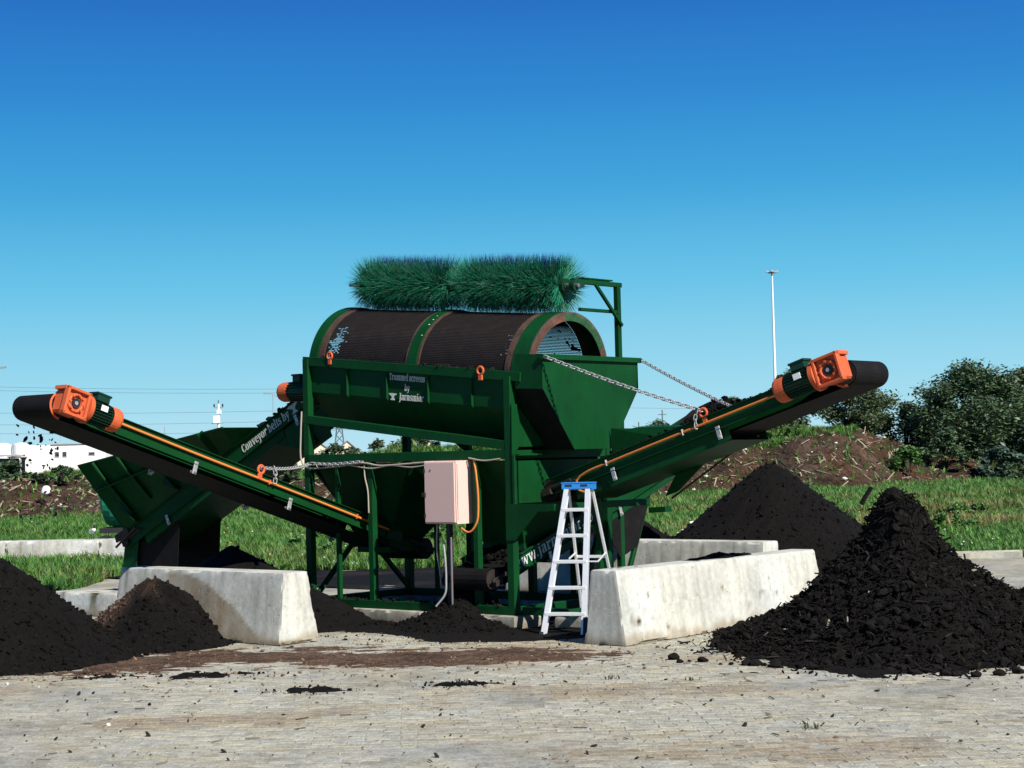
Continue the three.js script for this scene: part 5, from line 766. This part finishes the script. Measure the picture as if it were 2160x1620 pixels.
const sb = [['wide olive shrub directly below the tip of the right conveyor', [16.4, -89], 4.6, 3.3, olive, 311, 12000], ['tall thin-leaved shrub left of the conveyor tip, above the bare mound', [13.6, -88], 3.8, 2.9, olive, 312, 9000], ['low olive shrub at the left end of the scrub behind the mound', [11.0, -87], 3.2, 2.0, olive, 313, 5000], ['thin-leaved shrub filling the dip between the olive shrub and the rounded tree', [17.9, -91], 3.2, 2.9, olive, 321, 8000], ['dark undergrowth between the rounded tree and the tallest one', [20.9, -90], 3.4, 2.6, deep, 322, 8000], ['leafy bright bush on the right shoulder of the bare mound', [17.6, -80.5], 2.2, 1.35, fresh, 314, 3000], ['dark bush between the leafy bright bush and the tallest tree', [19.9, -84], 3.4, 1.8, deep, 315, 5500], ['grey-green bush with big leaves under the tallest tree', [22.3, -82.5], 2.2, 1.4, () => [0.05, 0.10, 0.06], 316, 1900], ['bush at the right edge of the picture below the trees', [25.0, -82], 3.0, 1.5, deep, 317, 2600], ['low dark bush at the right foot of the mound', [21.6, -78], 2.6, 0.9, deep, 318, 2200], ['green shrub on the bank at the right picture edge', [23.6, -76], 2.4, 0.9, fresh, 319, 1800], ['low green scrub on the crest of the bare mound', [12.0, -83], 2.6, 0.7, fresh, 320, 1600]];
for (const [l, p, w, h, c, s, n] of sb) bush('shrub', l, 'shrub', p, w, h, { n, col: c, seed: s, group: 'scrub at the right', size: s === 316 ? 0.30 : 0.17 });
// scrub seen through the frame and on the left mound
const mid = [[-9.4, -70, 2.6, 1.1, 331, 'low scrub right of the feed hopper, left of the frame'], [-6.8, -72, 2.8, 1.2, 332, 'leftmost leafy scrub seen through the gap under the trommel trough'], [-4.6, -74, 3.0, 1.3, 333, 'leafy scrub seen through the gap under the drum, left of its middle'], [-2.2, -73, 3.0, 1.35, 334, 'leafy scrub seen through the middle of the gap under the drum'], [0.2, -74, 2.8, 1.2, 335, 'leafy scrub seen through the right part of the gap under the drum'], [2.4, -75, 2.6, 1.1, 336, 'scrub seen just behind the right frame post'], [6.6, -82, 2.6, 1.5, 337, 'thin scrub showing beside the bottom of the sunlit chute'], [-17.4, -68, 2.2, 0.6, 338, 'dark green weeds with white bags on the left mound crest'], [-15.2, -70, 2.4, 0.6, 339, 'grey-green weeds on the left mound crest before the white building'], [-12.8, -68, 2.4, 0.6, 340, 'weeds on the left mound just above the feed hopper'], [-19.6, -70, 1.6, 1.1, 341, 'dark clipped-looking bush at the left picture edge']];
for (const [x, z, w, h, s, l] of mid) bush('shrub', l, 'shrub', [x, z], w, h, { n: 2200, col: s < 337 ? (r => r() > 0.8 ? [0.10, 0.15, 0.05] : [0.045, 0.085, 0.026]) : deep, seed: s, group: 'scrub on the mound', size: 0.17 });
for (const [x, z, w, h, s, l] of [[-6.2, -33.8, 1.5, 0.5, 351, 'clump of broad weeds in the grass right of the low wall'], [-3.4, -34.5, 1.8, 0.55, 352, 'clump of broad weeds in the grass left of the frame'], [-2.2, -37, 2.0, 0.7, 353, 'tall weeds in the grass behind the left frame posts'], [8.6, -36, 1.8, 0.4, 354, 'clump of broad weeds in the grass right of the woody pile'], [7.0, -39, 1.6, 0.4, 355, 'weeds in the grass behind the top of the woody pile'], [10.2, -41, 2.0, 0.45, 356, 'weeds in the grass at the right picture edge']])
  bush('weed_clump', l, 'weeds', [x, z], w, h, { n: 1500, size: 0.10, col: fresh, seed: s, stem: false, group: 'weed clumps in the grass', y: 0.03 });
{ // sticks, stones and rubbish on the bare soil
  const r = rng(717), st = [], so = [];
  for (let n = 0; n < 60000 && st.length < 1500; n++) { const x = lerp(-24, 30, r()), z = lerp(-60, -90, r()); if (bareSoil(x, z) < 0.5 * r() + 0.15) continue; const h = moundH(x, z); if (h < 0) continue; const l = 0.15 + 0.75 * Math.pow(r(), 2.5), pale = r(), c = pale > 0.62 ? [0.34, 0.28, 0.20] : pale > 0.3 ? [0.18, 0.14, 0.10] : [0.05, 0.037, 0.028]; st.push({ p: [x, h + 0.04, z], r: [(r() - 0.5) * 1.2, r() * 6.28, (r() - 0.5) * 1.2], s: [l, 0.12 + 0.12 * r(), 0.10 + 0.12 * r()], c }); if (r() > 0.72) { const s = 0.02 + 0.07 * Math.pow(r(), 3); so.push({ p: [x + r(), moundH(x + 0.5, z) + s * 0.4, z], r: [0, r() * 6, 0], s: [s * 1.4, s, s], c: r() > 0.5 ? [0.62, 0.60, 0.55] : [0.24, 0.2, 0.16] }); } }
  tag(scatter('branch_litter', chipGeo, M.chip, st), 'broken branches and sticks strewn over the bare mound', 'litter', null, 'stuff'); tag(scatter('stone_litter', crumbGeo, M.chip, so), 'stones and pale rubbish strewn over the bare mound', 'litter', null, 'stuff');
  const wf = []; for (let k = 0; k < 260; k++) { const d = 27 + 30 * r(), x = (r() - 0.5) * 0.6 * d; if (inYard(x, -d)) continue; const s = 0.008 + 0.008 * r(); wf.push({ p: [x, 0.12 + 0.16 * r(), -d], r: [0, r() * 6, 0], s: [s, s, s], c: r() > 0.4 ? [0.75, 0.74, 0.65] : [0.7, 0.6, 0.15] }); }
  tag(scatter('wild_flowers', crumbGeo, M.chip, wf), 'tiny pale flower heads in the grass', 'flowers', null, 'stuff');
  for (const [x, z, s, l] of [[-16.6, -64.4, 0.17, 'crumpled white plastic bag among the weeds on the left mound'], [-15.3, -66.5, 0.16, 'creamy white bag higher up in the weeds on the left mound']]) { const m = mesh('plastic_bag', bagGeo, M.white); m.position.set(x, moundH(x, z) + 0.38, z + 0.5); m.scale.set(s * 1.2, s * 1.1, s); m.rotation.set(0.3, s * 9, 0.4); tag(m, l, 'plastic bag'); }
  for (const [x, z, s, l] of [[-3.0, -30.4, 0.10, 'white scrap lying in the grass edge left of the frame'], [-2.7, -30.2, 0.08, 'smaller white scrap beside the first at the grass edge'], [2.75, -27.4, 0.09, 'white scrap at the left foot of the pointed pile']]) { const m = mesh('white_scrap', crumbGeo, M.white); m.position.set(x, 0.05 + (x > 0 ? 0.62 : 0), z); m.scale.set(s * 1.6, s * 0.6, s); m.rotation.set(0.2, x * 3, 0.25); tag(m, l, 'scrap'); }
}
{ // little weeds in the paving joints
  const r = rng(63); for (const [x, z, s, c, l] of [[1.88, -11.62, 0.05, [0.10, 0.10, 0.02], 'yellow-green tuft of weed growing in the paving, front right'], [-0.42, -14.3, 0.06, [0.05, 0.045, 0.02], 'dark dry tuft in the paving below the stepladder'], [0.75, -14.4, 0.045, [0.09, 0.07, 0.03], 'wispy dry weed in the paving right of centre'], [1.35, -14.2, 0.04, [0.06, 0.06, 0.02], 'small weed sprig in the paving before the right pile']]) { const m = new THREE.InstancedMesh(bladeGeo, M.blade, 7), m4 = new THREE.Matrix4(); for (let k = 0; k < 7; k++) { m4.compose(V((r() - 0.5) * 0.14, 0, (r() - 0.5) * 0.08), new THREE.Quaternion().setFromEuler(new THREE.Euler(0.3 * (r() - 0.5), r() * 6, 0.3 * (r() - 0.5))), V(s * 1.3, s * (0.7 + 0.6 * r()), s * 1.3)); m.setMatrixAt(k, m4); m.setColorAt(k, new THREE.Color().setRGB(...c)); } m.name = numbered('paving_weed'); m.position.set(x, 0.0, z); scene.add(m); tag(m, l, 'weed', null, 'stuff'); }
}
// ---------------------------------------------------------------- far buildings, poles, wires
function house(name, label, [x, z], yaw, f) { const t = thing(name, label, 'building', [x, 0, z], { world: true, yaw }); f(t); return t; }
house('flat_roofed_building', 'long white flat-roofed building with small dark windows at the far left', [-39.8, -160], 0.02, t => {
  part('wall', M.whiteWall, t, b => { b.box(0, 1.85, -4, 7.1, 3.7, 8); b.box(-3.9, 1.6, -5, 1.4, 3.2, 5); }); part('roof_edge', M.greyWall, t, b => { b.box(1.2, 3.76, -4, 4.9, 0.12, 8.2); });
  for (const [x, w, h] of [[-0.72, 0.34, 0.42], [-0.05, 0.34, 0.42], [2.35, 0.5, 0.24]]) { const wd = part('window', M.white, t, b => b.box(x, 2.85, 0.02, w + 0.1, h + 0.1, 0.06)); part('pane', M.glassDark, wd, b => b.box(x, 2.85, 0.06, w, h, 0.03)); }
  part('shed', M.greyWall, t, b => { b.box(-4.2, 2.7, -1.2, 1.7, 0.1, 3); for (const x of [-4.9, -3.9]) b.box(x, 1.35, 0.1, 0.1, 2.6, 0.1); b.box(-4.3, 0.9, -2.6, 1.5, 1.8, 0.1); });
});
house('grey_building', 'grey building with a brown roof and white fascia right of the white one', [-33.6, -172], 0.0, t => { part('wall', M.greyWall, t, b => b.box(0.6, 1.2, -3, 6.2, 2.4, 6)); part('fascia', M.white, t, b => b.box(0.6, 2.46, 0.1, 6.4, 0.14, 0.12)); part('roof', M.roofBrown, t, b => b.plate([V(-2.7, 2.5, 0.3), V(3.9, 2.5, 0.3), V(3.7, 3.9, -3), V(-2.5, 3.9, -3)], 0.1)); for (const x of [-1.6, 1.1]) part('window', M.glassDark, t, b => b.box(x, 1.75, 0.02, 0.7, 0.7, 0.06)); });
house('storage_shed', 'dark open shed at the left edge beside the white building', [-45.6, -158], 0.0, t => { part('wall', M.glassDark, t, b => b.box(0, 1.3, -2, 2.6, 2.6, 3)); part('roof', M.greyWall, t, b => b.box(0.3, 2.85, -1.6, 3.4, 0.12, 4)); });
for (const [x, l] of [[-47.0, 'leftmost white round storage tank behind the dark shed'], [-45.4, 'white round storage tank behind the dark shed, right one']]) { const t = thing('storage_tank', l, 'tank', [x, 0, -166], { world: true, group: 'white storage tanks' }); part('shell', M.white, t, b => b.cyl(V(0, 0, 0), V(0, 3.9, 0), 0.75, 0.75, 20)); part('lid', M.white, t, b => b.cyl(V(0, 3.9, 0), V(0, 4.05, 0), 0.75, 0.2, 20)); }
for (const [x, z, w, hh, wallM, l] of [[-27.6, -250, 5.4, 3.4, M.cream, 'brown-roofed house seen through the gap, nearest the left frame post'], [-22.6, -245, 4.0, 3.1, M.cream, 'pale gabled house seen through the gap under the trough'], [-11.8, -248, 4.6, 3.1, M.cream, 'pale gabled house seen in the gap left of the frame post'], [-7.0, -255, 5.0, 2.7, M.white, 'low white house seen at the right end of the gap']]) {
  house('gabled_house', l, [x, z], 0.1, t => { part('wall', wallM, t, b => { b.box(0, hh * 0.4, -3, w, hh * 0.8, 6); b.plate([V(-w / 2, hh * 0.8, 0.02), V(w / 2, hh * 0.8, 0.02), V(0, hh * 1.35, 0.02)], 0.1); }); part('roof', M.roofBrown, t, b => { for (const s of [-1, 1]) b.plate([V(s * (w / 2 + 0.2), hh * 0.76, 0.2), V(0, hh * 1.38, 0.2), V(0, hh * 1.38, -6.2), V(s * (w / 2 + 0.2), hh * 0.76, -6.2)], 0.12); }); part('window', M.glassDark, t, b => b.box(0, hh * 0.45, 0.04, 0.9, 0.9, 0.08)); });
}
{ // tall lighting mast
  const t = thing('light_mast', 'tall thin floodlight mast standing far behind the right conveyor', 'light mast', [21.93, 0, -150], { world: true });
  part('mast', M.white, t, b => b.cyl(V(0, 0, 0), V(0, 16.5, 0), 0.16, 0.07, 12)); part('crown', M.galv, t, b => { b.torus(V(0, 16.5, 0), V(0, 1, 0), 0.32, 0.05, 16, 6); b.cyl(V(0, 16.4, 0), V(0, 16.75, 0), 0.1, 0.08, 8); });
  for (const [a, dx] of [[-1, -0.42], [1, 0.42], [0, 0]]) part('floodlight', M.galv, t, b => b.beam(V(dx - 0.14, 16.62, 0.3 - Math.abs(a) * 0.3), V(dx + 0.14, 16.56, 0.3 - Math.abs(a) * 0.3), 0.22, 0.12));
}
function pole(label, [x, z], h, f, r = 0.09, m = M.greyWall) { const t = thing('utility_pole', label, 'pole', [x, 0, z], { world: true, group: 'poles on the skyline' }); part('mast', m, t, b => b.cyl(V(0, 0, 0), V(0, h, 0), r, r * 0.7, 8)); f?.(t, h); return t; }
pole('pale pole with insulators and a transformer left of the feed conveyor', [-19.6, -120], 5.7, (t, h) => { part('transformer', M.white, t, b => { b.box(-0.12, h - 1.05, 0, 0.42, 0.5, 0.36); b.box(0.05, h - 0.55, 0, 0.3, 0.25, 0.3); }); part('cross_arm', M.galv, t, b => { b.box(0, h - 0.25, 0, 0.62, 0.07, 0.1); b.box(-0.1, h - 1.3, 0, 0.8, 0.06, 0.1); }); part('insulators', M.black, t, b => { for (const x of [-0.28, 0.28]) b.cyl(V(x, h - 0.22, 0), V(x, h - 0.02, 0), 0.05, 0.05, 8); b.cyl(V(0, h - 0.1, 0), V(0, h + 0.25, 0), 0.04, 0.02, 8); }); }, 0.12, M.white);
pole('thin grey street lamp next to the trommel drive motor', [-18.6, -140], 7.0, (t, h) => { part('lamp_arm', M.galv, t, b => { b.beam(V(0, h - 0.1, 0), V(0.9, h - 0.35, 0), 0.05, 0.05); b.beam(V(0.1, h - 0.05, 0), V(-0.6, h + 0.1, 0), 0.05, 0.05); }); part('lamp_head', M.galv, t, b => b.beam(V(-0.75, h + 0.08, 0), V(-0.2, h + 0.06, 0), 0.25, 0.12)); }, 0.06);
pole('street lamp whose head just enters the left edge of the picture', [-37.8, -130], 9.0, (t, h) => { part('lamp_arm', M.galv, t, b => b.beam(V(0, h - 0.2, 0), V(0.85, h + 0.02, 0), 0.06, 0.06)); part('lamp_head', M.galv, t, b => b.beam(V(0.6, h + 0.02, 0), V(1.25, h + 0.04, 0), 0.28, 0.12)); }, 0.09);
for (const [x, z, h, l] of [[-41.4, -165, 5.6, 'thin dark post on the roof line of the white building, left one'], [-37.6, -168, 6.4, 'thin pale post behind the white building, left of the close pair'], [-37.2, -168, 6.4, 'thin pale post behind the white building, right of the close pair'], [-29.0, -150, 4.9, 'short dark post above the feed hopper']]) pole(l, [x, z], h, null, 0.06);
pole('dark pole with a cross arm against the sky right of the chute', [16.6, -200], 6.4, (t, h) => part('cross_arm', M.wire, t, b => { b.box(0, h - 0.5, 0, 0.9, 0.08, 0.1); }), 0.09, M.wire);
pole('small branching pole against the sky beside the chute skirt', [14.3, -205], 5.2, (t, h) => part('cross_arm', M.wire, t, b => { b.beam(V(-0.7, h - 0.4, 0), V(0.6, h - 0.9, 0), 0.08, 0.08); b.beam(V(-0.5, h - 1.2, 0), V(0.7, h - 0.6, 0), 0.08, 0.08); }), 0.09, M.wire);
pole('tall pole on the skyline under the trough, right of the pylon', [-35.5, -300], 8.8, null, 0.12, M.wire);
{ // lattice pylon seen through the gap
  const t = thing('lattice_pylon', 'grey lattice power pylon seen through the gap under the trough', 'pylon', [-38.6, 0, -400], { world: true });
  part('tower', M.wire, t, b => { for (const [x, z] of [[-1, -1], [1, -1], [1, 1], [-1, 1]]) b.beam(V(x * 1.5, 0, z * 1.5), V(x * 0.35, 11, z * 0.35), 0.14, 0.14); for (let k = 0; k < 6; k++) { const y = k * 1.8, w = 1.5 - y * 0.105, w2 = 1.5 - (y + 1.8) * 0.105; for (const z of [-1, 1]) { b.beam(V(-w, y, z * w), V(w2, y + 1.8, z * w2), 0.09, 0.09); b.beam(V(w, y, z * w), V(-w2, y + 1.8, z * w2), 0.09, 0.09); } } });
  part('cross_arms', M.wire, t, b => { b.beam(V(-3, 8.6, 0), V(3, 8.6, 0), 0.14, 0.14); b.beam(V(-2.4, 10.4, 0), V(2.4, 10.4, 0), 0.14, 0.14); });
}
[[-52, 9.0, 7.5, 'topmost power line across the sky at the left'], [-50, 8.6, 7.2, 'power line just under the topmost one at the left'], [-50, 6.6, 6.0, 'middle power line across the sky at the left'], [-50, 5.6, 5.2, 'power line under the middle one at the left'], [-50, 4.9, 4.3, 'lowest power line across the sky at the left']].forEach(([x, a, c, l], i) => tag(new B().tube(sagging(V(x, a, -150), V(-4, c, -146), 0.35, 10), 0.011, 4, 40).build('power_line', M.wire, scene), l, 'power line', 'power lines on the skyline'));
[[4.6, 4.2, 'upper power line against the sky right of the chute'], [3.9, 3.7, 'lower power line against the sky right of the chute'], [7.0, 6.0, 'high power line behind the right conveyor']].forEach(([a, c, l]) => tag(new B().tube(sagging(V(6, a, -200), V(60, c, -205), 0.3, 10), 0.014, 4, 40).build('power_line', M.wire, scene), l, 'power line', 'power lines on the skyline'));

renderer.render(scene, camera);
